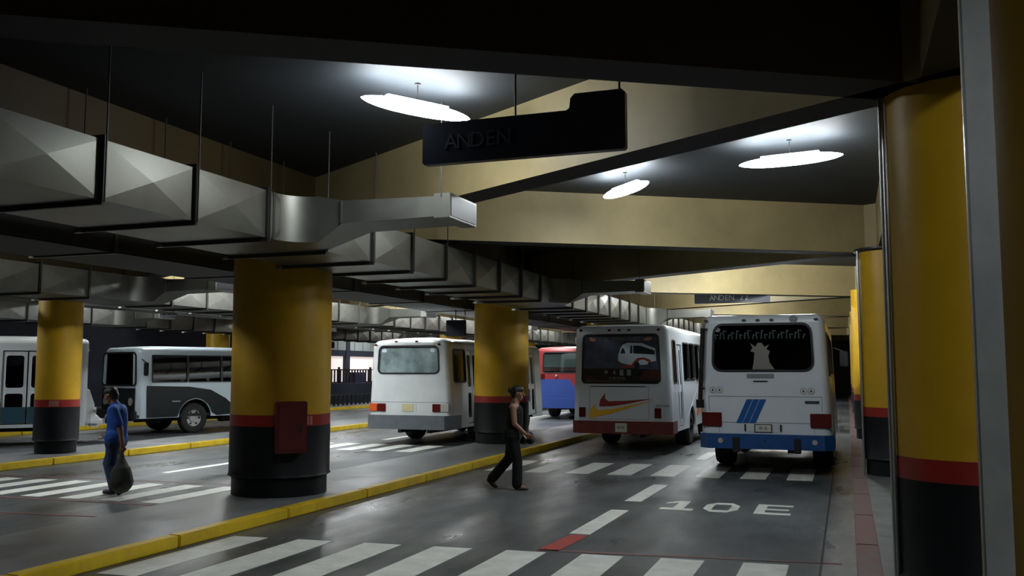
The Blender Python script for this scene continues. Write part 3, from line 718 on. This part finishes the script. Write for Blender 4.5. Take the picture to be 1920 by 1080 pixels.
rearbox(t, 'hatch_handle', -.19, .06, 1.64, 1.66, 'black', .02, .004)
rearbox(t, 'model_badge', .68, .92, 1.26, 1.31, 'ink', .01, .002)
for x in (-1.0, -.33, -.09, .15, .9): rearbox(t, 'marker_light', x - .035, x + .035, 2.715, 2.755, 'ink', .03)
MB().tube((.52, -.015, 2.745), (.52, .0, 2.745), .07, seg=20).build('round_badge', M['dgrey'], t)
# letters and painted emblem on dark glass
b = bmesh.new()
for k in range(22):
    xx = -.84 + k * .072; hh = .05 + .035 * ((k * 7) % 3); sl = .015 if k % 2 else -.012
    addmesh(b, panel_mesh([[(xx, 2.40), (xx + .02, 2.40), (xx + .02 + sl, 2.42 + hh), (xx + .055, 2.41 + hh), (xx + .055, 2.43 + hh), (xx + sl, 2.44 + hh)]], .003), REAR)
me = bpy.data.meshes.new('window_lettering'); b.to_mesh(me); b.free(); o = link('window_lettering', me, M['dteal'], t); o.location = (0, .012, 0)
fg = [[(-.20, 1.86), (.18, 1.86), (.10, 1.98), (.08, 2.10), (.11, 2.18), (.05, 2.22), (.10, 2.30), (.02, 2.26), (-.03, 2.33), (-.10, 2.33), (-.14, 2.26), (-.23, 2.33), (-.19, 2.24), (-.23, 2.18), (-.16, 2.16), (-.17, 2.02)]]
o = decal(t, 'window_emblem', fg, 'ghost', .010)
decal(t, 'window_emblem_folds', [[(-.12, 1.88), (-.09, 1.88), (-.07, 2.18), (-.09, 2.18)], [(0, 1.88), (.03, 1.88), (.0, 2.16), (-.02, 2.16)]], 'dgrey', .007)
decal(t, 'round_sticker', [[(-.80 + .05 * math.cos(R(a)), 2.57 + .04 * math.sin(R(a))) for a in range(0, 360, 20)]], 'dgrey', .010)
ex = MB().tube((-1.12, -.08, 1.26), (-1.05, -.08, 2.60), .042, seg=14).tube((-1.12, -.08, 1.17), (-1.12, -.08, 1.32), .075, seg=14); ex.build('exhaust_stack', M['stack'], t, True)
MB().box(-1.07, -.98, -.06, .02, 2.56, 2.60).box(-1.12, -1.04, -.06, .02, 1.5, 1.53).build('stack_bracket', M['black'], t)
mirror(t, 1.32, 7.3, 2.15)

# --- plain white bus (second aisle)
t = thing('bus', 'plain off-white bus with a clear rear window and dark grey bumper', 'bus', (-10.16, 20.5, 0), 0)
WN = [(.25, 1.0, 1.55, 2.35, .06), (2.0, 2.8, 1.55, 2.35, .06), (2.9, 3.7, 1.55, 2.35, .06), (3.8, 4.6, 1.55, 2.35, .06), (4.7, 5.4, 1.55, 2.35, .06)]
bo, wp = make_bus(t, 2.28, 7.2, 2.68, .42, 'wgrey', (-.90, .84, 1.77, 2.43), .12, WN, [(1.1, 1.85, 2.35), (5.7, 6.5, 2.35)], (2.3, 5.6), taper=.10, glassm='clear', rearglass='light_baked', frontglass='clear', frontwin=(-.95, .95, 1.25, 2.3), crown=.14, rad=.42, seats=6)
bumper(t, 2.28, .40, .74, 'bumperg')
for x in (-.85, -.42, .02, .45): MB().box(x, x + .40, .30, .42, 1.0, 1.98, .05).build('fill_seat', M['blind'], t)  # pale seats, curtains and partition added to brighten the rear window view
MB().box(-.93, -.88, .3, 2.0, 1.3, 2.36).build('fill_curtain', M['blind'], t); MB().box(.84, .89, .3, 1.0, 1.3, 2.36).build('fill_curtain', M['blind'], t)
MB().box(-.30, .30, .95, .99, 1.9, 2.36, .01).build('headliner_panel', M['wbright'], t)
MB().box(.32, .82, 1.3, 1.34, 1.5, 2.36, .01).build('fill_partition', M['blind'], t)
for nm, x, m_ in (('indicator', -1.09, 'lampor'), ('taillight', -.86, 'lampred'), ('taillight', .64, 'lampred'), ('reversing_light', .86, 'lampw')): rearbox(t, nm, x, x + .22, .83, 1.02, m_, .03)
rearbox(t, 'number_plate', -.18, .12, .84, 1.01, 'platey', .015, .003)
rearbox(t, 'plate_frame', -.26, .20, .82, 1.03, 'wgrey', .006, .003)
for x, z in ((-.93, 2.47), (-.36, 2.55), (.20, 2.55), (.80, 2.47)): rearbox(t, 'marker_light', x - .035, x + .035, z - .02, z + .02, 'lampred', .03)
rearbox(t, 'window_strip', -.78, .48, 2.36, 2.41, 'blind', 0, .002, .035)
for x in (-.70, .62): decal(t, 'window_sticker', [[(x + .07 * math.cos(R(a)), 2.33 + .05 * math.sin(R(a))) for a in range(0, 360, 30)]], 'silver', .012)
seamline(t, [(-1.08, 1.06), (1.08, 1.06)]); seamline(t, [(-1.0, 1.72), (1.0, 1.72)], m='wgrey')

# --- red and blue bus far behind
t = thing('bus', 'red and blue bus rear far behind the middle bus', 'bus', (-10.0, 33.2, 0), R(3))
bo, wp = make_bus(t, 2.3, 7, 2.75, .45, 'bred', (-.85, .85, 1.75, 2.5), .1, [(.6, 1.6, 1.6, 2.3, .05), (1.8, 2.8, 1.6, 2.3, .05)], [], (2.2, 5.6), taper=.08, rearglass='clear', frontwin=(-.85, .85, 1.4, 2.3))
decal(t, 'blue_lower_paint', [[(-1.1, .75), (1.1, .75), (1.08, 1.15), (.4, 1.22), (.2, 1.5), (-.9, 1.5), (-1.1, 1.45)]], 'bblue')
MB().box(-1.16, -1.145, .15, 6.8, .5, 1.45).box(1.145, 1.16, .15, 6.8, .5, 1.45).build('blue_side_paint', M['bblue'], t)
bumper(t, 2.3, .42, .78, 'bblue')
rearbox(t, 'window_poster', -.80, .80, 1.95, 2.44, 'dwhite', 0, .002, .03); rearbox(t, 'window_poster', -.80, .80, 1.8, 1.94, 'tag', 0, .002, .03)
for x in (-.95, .75): rearbox(t, 'taillight', x, x + .2, 1.5, 1.7, 'lampred')
MB().ball((-.3, -.02, 1.62), .05).build('fog_light', M['lampw'], t)
# --- white minibuses far behind
t = thing('minibus', 'white minibus side with two windows far behind, left of the red bus', 'minibus', (-18.0, 51.2, 0), R(-100))
make_bus(t, 2.0, 5.4, 2.5, .42, 'wbright', (-.7, .7, 1.4, 2.1), .08, [(.5, 1.3, 1.45, 2.25, .05), (1.4, 2.2, 1.45, 2.25, .05), (2.5, 3.3, 1.45, 2.25, .05), (3.4, 4.2, 1.45, 2.25, .05)], [], (1.2, 4.3), frontwin=(-.8, .8, 1.3, 2.1), rad=.38)
t = thing('minibus', 'white minibus partly hidden behind the second thick column', 'minibus', (-13.95, 38.6, 0), R(2))
make_bus(t, 2.0, 5.4, 2.45, .42, 'wbright', (-.7, .7, 1.4, 2.1), .08, [(.5, 1.3, 1.45, 2.15, .05), (1.4, 2.2, 1.45, 2.15, .05), (2.5, 3.3, 1.45, 2.15, .05)], [], (1.2, 4.3), frontwin=(-.8, .8, 1.3, 2.1), rad=.38)

# --- turning black and silver bus (front toward the camera)
# front at local y=L must be the near end: local +Y -> (-sin a, -cos a)
A = 20.0; L6 = 6.5; uu = Vector((math.sin(R(A)), math.cos(R(A)), 0)); wpos = Vector((-18.08, 22.4, 0))
side_n = Vector((math.cos(R(A)), -math.sin(R(A)), 0))
cfront = wpos - uu * 1.8 - side_n * (1.10 - 0)
rear = cfront + uu * L6
t = thing('bus', 'silver and black bus turning behind the man in blue', 'bus', rear, R(180 - A))
# after this turn the visible flank is local -x
WN = [(.5, 1.55, 1.50, 2.26, .02), (1.59, 2.68, 1.50, 2.26, .02), (2.72, 3.80, 1.50, 2.26, .02), (3.84, 4.92, 1.50, 2.26, .02), (4.96, 6.05, 1.50, 2.26, .02)]
bo, wp = make_bus(t, 2.2, L6, 2.55, .48, 'silver', (-.8, .8, 1.6, 2.3), .1, WN, [], (1.5, 4.7), taper=.10, glassm='black', frontglass='tint', frontwin=(-1.0, 1.0, 1.42, 2.33), rim='rim', cr=.25, rad=.44)
def sidedec(name, pts, m, x=-1.112): 
    b = MB().prism_x([(a, z) for a, z in pts], x - .004, x + .012); o = b.build(name, M[m], t)
    for v in o.data.vertices: v.co.x = wp(v.co) if v.co.z > 1.0 else v.co.x
    return o
arc = [(4.7 - .56 * math.cos(R(a)), .44 + .58 * math.sin(R(a))) for a in range(15, 170, 15)]
sidedec('black_flank_sweep', [(6.22, .50), (5.27, .50)] + arc[::-1] + [(4.0, .50), (3.55, .52), (3.35, .72), (3.7, 1.0), (4.2, 1.26), (4.9, 1.36), (6.22, 1.40)], 'charcoal')
sidedec('black_flank_accent', [(3.2, .60), (3.0, .52), (2.55, .52), (2.9, .9), (3.05, .72)], 'charcoal', -1.114)
sidedec('black_flank_accent', [(4.1, 1.50), (3.1, 1.46), (2.3, 1.12), (2.1, .90), (2.0, 1.2), (2.3, 1.46)], 'charcoal')
MB().box(-.95, .95, L6 - .01, L6 + .012, .5, 1.33).build('front_mask', M['charcoal'], t)
MB().box(-1.08, 1.08, L6 - .02, L6 + .12, .45, .72, .04).build('front_bumper', M['charcoal'], t)
for x in (-.85, .62): MB().tube((x + .11, L6, .95), (x + .11, L6 + .03, .95), .11, seg=20).build('headlight', M['lampw'], t)
mirror(t, -1.25, 6.35, 1.9, -1)
MB().box(-1.118, -1.10, 5.2, 5.45, .93, .96).build('door_handle', M['steel'], t)

# --- silver bus at the far left (right end is its front)
P = Vector((-17.70, 18.25, 0)); yaw = R(47)      # side runs to the lower left, roughly facing the camera
t = thing('bus', 'silver bus with folding doors and teal skirt behind the slim yellow column', 'bus', P + Vector((-math.cos(yaw), -math.sin(yaw), 0)) * 8.0 + Vector((-math.sin(yaw), math.cos(yaw), 0)) * 1.15, yaw - R(90))
# local +Y -> toward P (front); local +X is flank facing the camera
WN = [(1.0, 1.9, 1.45, 2.2, .07), (2.0, 2.9, 1.45, 2.2, .07), (3.0, 3.9, 1.45, 2.2, .07), (4.0, 4.75, 1.45, 2.2, .07), (4.88, 5.68, 1.45, 2.2, .07), (7.1, 7.5, 1.45, 2.2, .07)]
bo, wp = make_bus(t, 2.3, 7.75, 2.70, .45, 'wwhite', (-.8, .8, 1.5, 2.3), .1, WN, [(5.85, 6.95, 2.32)], (1.7, 5.18), taper=.08, glassm='dark', frontwin=(-.95, .95, 1.4, 2.35), roofm='wgrey', rad=.42, cr=.2)
MB().box(1.152, 1.158, 2.3, 4.6, .46, .95).build('teal_skirt', M['teal'], t)
for a_, b_ in ((5.88, 6.38), (6.42, 6.92)): MB().box(1.12, 1.13, a_, b_, .56, .95).build('teal_door_panel', M['teal'], t)
MB().box(1.152, 1.158, 5.70, 5.83, .95, 1.1).build('orange_panel', M['dorg'], t)
MB().prism_x([(7.7, .5), (7.98, .5), (7.92, 1.0), (7.8, 1.35), (7.7, 1.35)], -1.0, 1.0).build('front_cowl', M['wbright'], t)
MB().box(-1.12, 1.12, 7.75, 8.12, .42, .68, .09).build('front_bumper', M['wbright'], t)
MB().tube((1.05, 7.9, .85), (1.06, 7.97, .85), .06, seg=16).build('headlight', M['lampw'], t)

# ---------------------------------------------------------------- left platform: wall, windows, railings
tag(MB().box(-34, -33.7, -12, 80, 0, CZ).build('wall_left', M['navy']), kind='structure')
# waiting hall front at x = -28
b = MB().box(-28.3, -28, 40, 76, .11, 1.15).box(-28.3, -28, 40, 76, 2.65, 3.0).box(-28.3, -28, 40, 76, 3.6, CZ)
for y in range(40, 77, 4): b.box(-28.3, -27.95, y, y + .45, .11, CZ)
tag(b.build('trim_1', M['navy']), kind='structure')
b = MB()
for y in range(40, 76): b.box(-27.99, -27.96, y + .03, y + .97, 3.0, 3.6, .01)
tag(b.build('trim_2', M['tile']), kind='structure')
tag(MB().box(-28.35, -28.3, 40, 76, 3.0, 3.6).build('trim_3', M['navy']), kind='structure')
for n_, y in enumerate(range(40, 72, 4)):
    o = MB().box(-28.2, -28.17, y + .45, y + 4, 1.15, 2.65).build('window_%d' % (n_ + 1), M['pane']); tag(o, kind='structure')
# barred fence in front of the lit windows
t = thing('barred_fence', 'dark barred fence in front of the lit far windows', 'fence', (-26.8, 38, .11))
b = MB().box(-.03, .03, 0, 26, 1.72, 1.78).box(-.03, .03, 0, 26, .85, .9); b.build('rail', M['black'], t)
pb = MB().box(-.02, .02, 0, .12, .3, 1.75).build('bar', M['black'], t)
for k in range(1, 80):
    o = pb.copy(); COL.objects.link(o); o.location = (0, k * .32, 0)
pb = MB().box(-.05, .05, 0, .1, 0, 1.9).build('fence_post', M['black'], t)
for k in range(1, 8):
    o = pb.copy(); COL.objects.link(o); o.location = (0, k * 3.6, 0)
MB().box(-.2, .25, 8.6, 9.9, .0, 1.6).build('violet_panel', M['purple'], t)
t = thing('low_railing', 'low dark railing of rounded hoops along the far kerb', 'railing', (-23.4, 32, .11))
ph = MB().tube((0, 0, 0), (0, 0, .5), .03, seg=8).tube((0, .3, 0), (0, .3, .5), .03, seg=8).tube((0, 0, .5), (0, .3, .5), .03, seg=8).build('hoop', M['black'], t)
for k in range(1, 60):
    o = ph.copy(); COL.objects.link(o); o.location = (0, k * .42, 0)
MB().box(-.02, .02, 0, 25, .52, .56).build('top_rail', M['black'], t)
tag(MB().box(-24.9, -24.5, 32, 60, .11, 1.15).build('low_wall', M['navy']), kind='structure')
t = thing('signpost', 'slim dark post standing on the far yellow kerb', 'post', (-23.75, 39.2, .11))
MB().tube((0, 0, 0), (0, 0, 3.0), .06, seg=12).box(-.2, .2, -.1, .1, 2.8, 3.1).build('pole', M['black'], t)

# ---------------------------------------------------------------- people
def blob(name, prims, vox, m, parent, smooth_it=4):
    b = MB()
    for p in prims:
        if p[0] == 'c':
            _, a, ra, c, rc = p; b.tube(a, c, ra, rc, 14); b.ball(a, ra); b.ball(c, rc)
        elif p[0] == 'e': b.ball(p[1], 1.0, p[2], 3)
    me = bpy.data.meshes.new(name); b.bm.to_mesh(me); b.bm.free()
    ob = bpy.data.objects.new('x', me); COL.objects.link(ob)
    md = ob.modifiers.new('r', 'REMESH'); md.mode = 'VOXEL'; md.voxel_size = vox; md.use_smooth_shade = True
    ms = ob.modifiers.new('s', 'SMOOTH'); ms.iterations = smooth_it; ms.factor = .5
    me2 = bpy.data.meshes.new_from_object(ob.evaluated_get(bpy.context.evaluated_depsgraph_get()))
    bpy.data.objects.remove(ob); bpy.data.meshes.remove(me); me2.name = name
    return link(name, me2, m, parent, smooth=True)
def hand(wr, d, side, curl=.5, up=(0, 0, 1)):
    """fingers continue direction d from wrist wr; palm normal ~ side"""
    d = Vector(d).normalized(); s = Vector(side).normalized(); n = d.cross(s).normalized(); wr = Vector(wr); P = []
    pe = wr + d * .075
    for k, off in enumerate((-.026, -.009, .009, .026)):
        P.append(('c', wr + s * off * .6 + d * .015, .015, pe + s * off, .0125))
    for k, (off, ln) in enumerate(((-.028, .062), (-.0095, .075), (.0095, .07), (.028, .055))):
        b0 = pe + s * off; m1 = b0 + (d * math.cos(curl * .6) + n * math.sin(curl * .6)) * ln * .5
        e1 = m1 + (d * math.cos(curl * 1.7) + n * math.sin(curl * 1.7)) * ln * .5
        P += [('c', b0, .0095, m1, .0088), ('c', m1, .0088, e1, .0075)]
    t0 = wr + d * .02 - s * .02; t1 = t0 + (d * .6 - s * .7).normalized() * .04; t2 = t1 + (d * .9 + n * .4).normalized() * .03
    P += [('c', t0, .0125, t1, .011), ('c', t1, .011, t2, .009)]
    return P
def head(c, f, up, s=1.0):
    """c head centre, f facing, up; returns primitives"""
    c = Vector(c); f = Vector(f).normalized(); up = Vector(up).normalized(); r = f.cross(up).normalized()
    P = [('c', c + up * .03 - f * .018, .083 * s, c + up * .03 + f * .012, .079 * s), ('c', c - up * .04 + f * .02, .062 * s, c - up * .075 + f * .045, .040 * s),
         ('c', c + f * .088 + up * .015, .009, c + f * .108 - up * .018, .014), ('c', c + f * .082 - up * .050 - r * .018, .011, c + f * .082 - up * .050 + r * .018, .011),
         ('c', c + f * .078 + up * .032 - r * .03, .012, c + f * .078 + up * .032 + r * .03, .012)]
    for sg in (-1, 1): P += [('c', c + r * sg * .083 + up * .015, .014, c + r * sg * .086 - up * .015, .009), ('c', c + r * sg * .05 - up * .01 + f * .05, .022, c + r * sg * .045 - up * .02 + f * .05, .02)]
    return P, c, f, up, r

# woman: local +x = walking direction, z up
t = thing('person', 'woman in black sleeveless top and trousers striding to the right past the second thick column', 'person', (-4.95, 13.62, 0), R(12))
hp = Vector((0, 0, .83)); ch = Vector((.035, 0, 1.20)); nk = Vector((.05, 0, 1.36))
P = [('c', hp + Vector((0, -.08, 0)), .125, hp + Vector((0, .08, 0)), .125), ('c', hp, .14, (.02, 0, 1.02), .125), ('c', (.02, 0, 1.02), .125, (.03, 0, 1.2), .125),
     ('c', (.035, -.09, 1.27), .075, (.035, .09, 1.27), .075), ('c', (.04, 0, 1.3), .07, (.06, 0, 1.40), .052)]
hP, hc, hf, hu, hr = head((.085, 0, 1.475), (1, .0, -.08), (.1, 0, 1), .96); P += hP
# legs: right (near camera, -y) forward; left trailing
legs_f = [(0, -.085, .82), (.09, -.09, .45), (.085, -.09, .09)]; legs_b = [(0, .085, .82), (-.06, .09, .47), (-.33, .09, .16)]
for lg in (legs_f, legs_b):
    a, b_, c_ = map(Vector, lg); P += [('c', a, .085, b_, .058), ('c', b_, .056, c_, .038)]
P += [('c', (.085, -.09, .06), .035, (.21, -.09, .035), .026), ('c', (-.35, .09, .13), .034, (-.27, .09, .035), .026)]
# near arm forward with elbow bent, far arm too
P += [('c', (.035, -.165, 1.27), .052, (.06, -.20, 1.02), .042), ('c', (.06, -.20, 1.02), .040, (.23, -.17, .86), .026)] + hand((.23, -.17, .86), (.75, .1, -.35), (0, -.2, 1), .8)
P += [('c', (.035, .165, 1.27), .05, (.0, .21, 1.0), .04), ('c', (.0, .21, 1.0), .038, (.14, .2, .83), .026)] + hand((.14, .2, .83), (.6, .0, -.8), (0, 1, 0), .7)
blob('body', P, .0065, M['skin'], t)
blob('hair', [('c', hc + hu * .045 - hf * .028, .088, hc + hu * .055 + hf * .015, .078), ('c', hc - hf * .06 - hu * .005, .062, hc - hf * .05 - hu * .05, .045), ('e', hc - hf * .125 + hu * .045, (.045, .05, .045))], .008, M['hair'], t)
blob('sleeveless_top', [('c', (0, -.085, .88), .138, (0, .085, .88), .138), ('c', (.01, 0, .9), .152, (.03, 0, 1.05), .138), ('c', (.03, 0, 1.05), .138, (.035, 0, 1.2), .138), ('c', (.035, -.075, 1.24), .082, (.035, .075, 1.24), .082), ('c', (.065, -.06, 1.17), .08, (.065, .06, 1.17), .08),
     ('c', (.035, -.09, 1.30), .05, (.035, -.075, 1.33), .03), ('c', (.035, .09, 1.30), .05, (.035, .075, 1.33), .03)], .009, M['clothb'], t)
blob('neck_trim', [('c', (.07, -.075, 1.31), .013, (.115, 0, 1.27), .013), ('c', (.115, 0, 1.27), .013, (.07, .075, 1.31), .013)], .006, M['trim'], t)
tp = [('c', hp + Vector((0, -.08, 0)), .142, hp + Vector((0, .08, 0)), .142)]
for lg in (legs_f, legs_b):
    a, b_, c_ = map(Vector, lg); tp += [('c', a, .108, b_, .082), ('c', b_, .08, c_, .082)]
blob('trousers', tp, .009, M['clothb'], t)
blob('shoe', [('c', (.085, -.09, .035), .042, (.19, -.09, .028), .034), ('c', (.19, -.09, .028), .034, (.24, -.09, .025), .025)], .007, M['shoet'], t)
blob('shoe', [('c', (-.385, .09, .13), .040, (-.31, .09, .05), .036), ('c', (-.31, .09, .05), .036, (-.27, .09, .03), .027)], .007, M['shoe'], t)
bg = thing('handbag', 'small black handbag carried at the hip of the walking woman', 'bag', (-4.92, 13.62, 0), R(12))
blob('bag_body', [('c', (.26, -.10, .76), .06, (.26, .09, .76), .06), ('c', (.25, -.10, .84), .04, (.25, .09, .84), .04)], .01, M['clothb'], bg)
MB().tube((.25, -.13, .86), (.245, -.165, .875), .008).build('strap', M['clothb'], bg)

# man: local +x = walking direction (image left), stooping
t = thing('person', 'man in a blue T-shirt and jeans walking left with a sack', 'person', (-10.30, 11.0, 0), R(200))
# local -y side is away from camera after turn; camera side = +y
hp = Vector((0, 0, .80))
P = [('c', (0, -.08, .80), .12, (0, .08, .80), .12), ('c', (0, 0, .85), .13, (-.01, 0, 1.05), .125), ('c', (-.01, 0, 1.05), .125, (0.0, 0, 1.2), .13), ('c', (0, -.12, 1.26), .075, (0, .12, 1.26), .075), ('c', (.02, 0, 1.28), .07, (.06, 0, 1.40), .052)]
hP, hc, hf, hu, hr = head((.10, 0, 1.46), (1, 0, -.45), (.4, 0, 1)); P += hP
mf = [(0, -.085, .80), (.14, -.085, .46), (.05, -.085, .09)]; mb = [(0, .085, .80), (.03, .09, .45), (-.17, .09, .12)]
for lg in (mf, mb):
    a, b_, c_ = map(Vector, lg); P += [('c', a, .085, b_, .06), ('c', b_, .056, c_, .038)]
P += [('c', (.05, -.085, .06), .035, (.17, -.085, .035), .027), ('c', (-.19, .09, .10), .035, (-.09, .09, .04), .027)]
P += [('c', (-.02, .19, 1.25), .055, (-.15, .23, .99), .043), ('c', (-.15, .23, .99), .041, (-.20, .25, .75), .028)] + hand((-.20, .25, .75), (.05, 0, -1), (1, 0, 0), 1.1)
P += [('c', (.03, -.19, 1.25), .055, (.10, -.22, 1.0), .043), ('c', (.10, -.22, 1.0), .041, (.24, -.2, .86), .028)] + hand((.24, -.2, .86), (.7, 0, -.5), (0, 1, 0), .6)
blob('body', P, .0065, M['skind'], t)
blob('hair', [('c', hc + hu * .048 - hf * .03, .090, hc + hu * .06 + hf * .015, .078), ('c', hc - hf * .05 - hu * .01, .068, hc - hf * .05 - hu * .045, .05)], .008, M['hair'], t)
blob('t_shirt', [('c', (0, -.085, .84), .14, (0, .085, .84), .14), ('c', (0, 0, .87), .15, (-.01, 0, 1.05), .145), ('c', (-.01, 0, 1.05), .148, (0, 0, 1.2), .15), ('c', (0, -.13, 1.25), .092, (0, .13, 1.25), .092), ('c', (.02, 0, 1.3), .085, (.03, 0, 1.33), .07),
     ('c', (-.02, .19, 1.25), .08, (-.115, .22, 1.06), .072), ('c', (.03, -.19, 1.25), .08, (.08, -.215, 1.08), .072)], .009, M['shirt'], t)
MB().tube((.142, .0, 1.12), (.158, .0, 1.12), .07, seg=16).build('shirt_print', M['trim'], t)
tp = [('c', (0, -.08, .78), .135, (0, .08, .78), .135)]
for lg in (mf, mb):
    a, b_, c_ = map(Vector, lg); tp += [('c', a, .108, b_, .082), ('c', b_, .08, c_, .066)]
blob('jeans', tp, .009, M['jeans'], t)
blob('shoe', [('c', (.04, -.085, .04), .045, (.18, -.085, .032), .034)], .007, M['shoe'], t)
blob('shoe', [('c', (-.205, .09, .10), .045, (-.10, .09, .035), .034)], .007, M['shoe'], t)
sk = thing('sack', 'dark olive sack hanging from the hand of the man in blue', 'sack', (-10.30, 11.0, 0), R(200))
blob('sack_body', [('c', (-.24, .33, .23), .17, (-.23, .32, .36), .145), ('c', (-.23, .32, .36), .145, (-.21, .28, .56), .05), ('c', (-.21, .28, .56), .05, (-.20, .26, .63), .033)], .012, M['sack'], sk)

# let the markings and every child keep plain transforms; finished
bpy.context.view_layer.update()
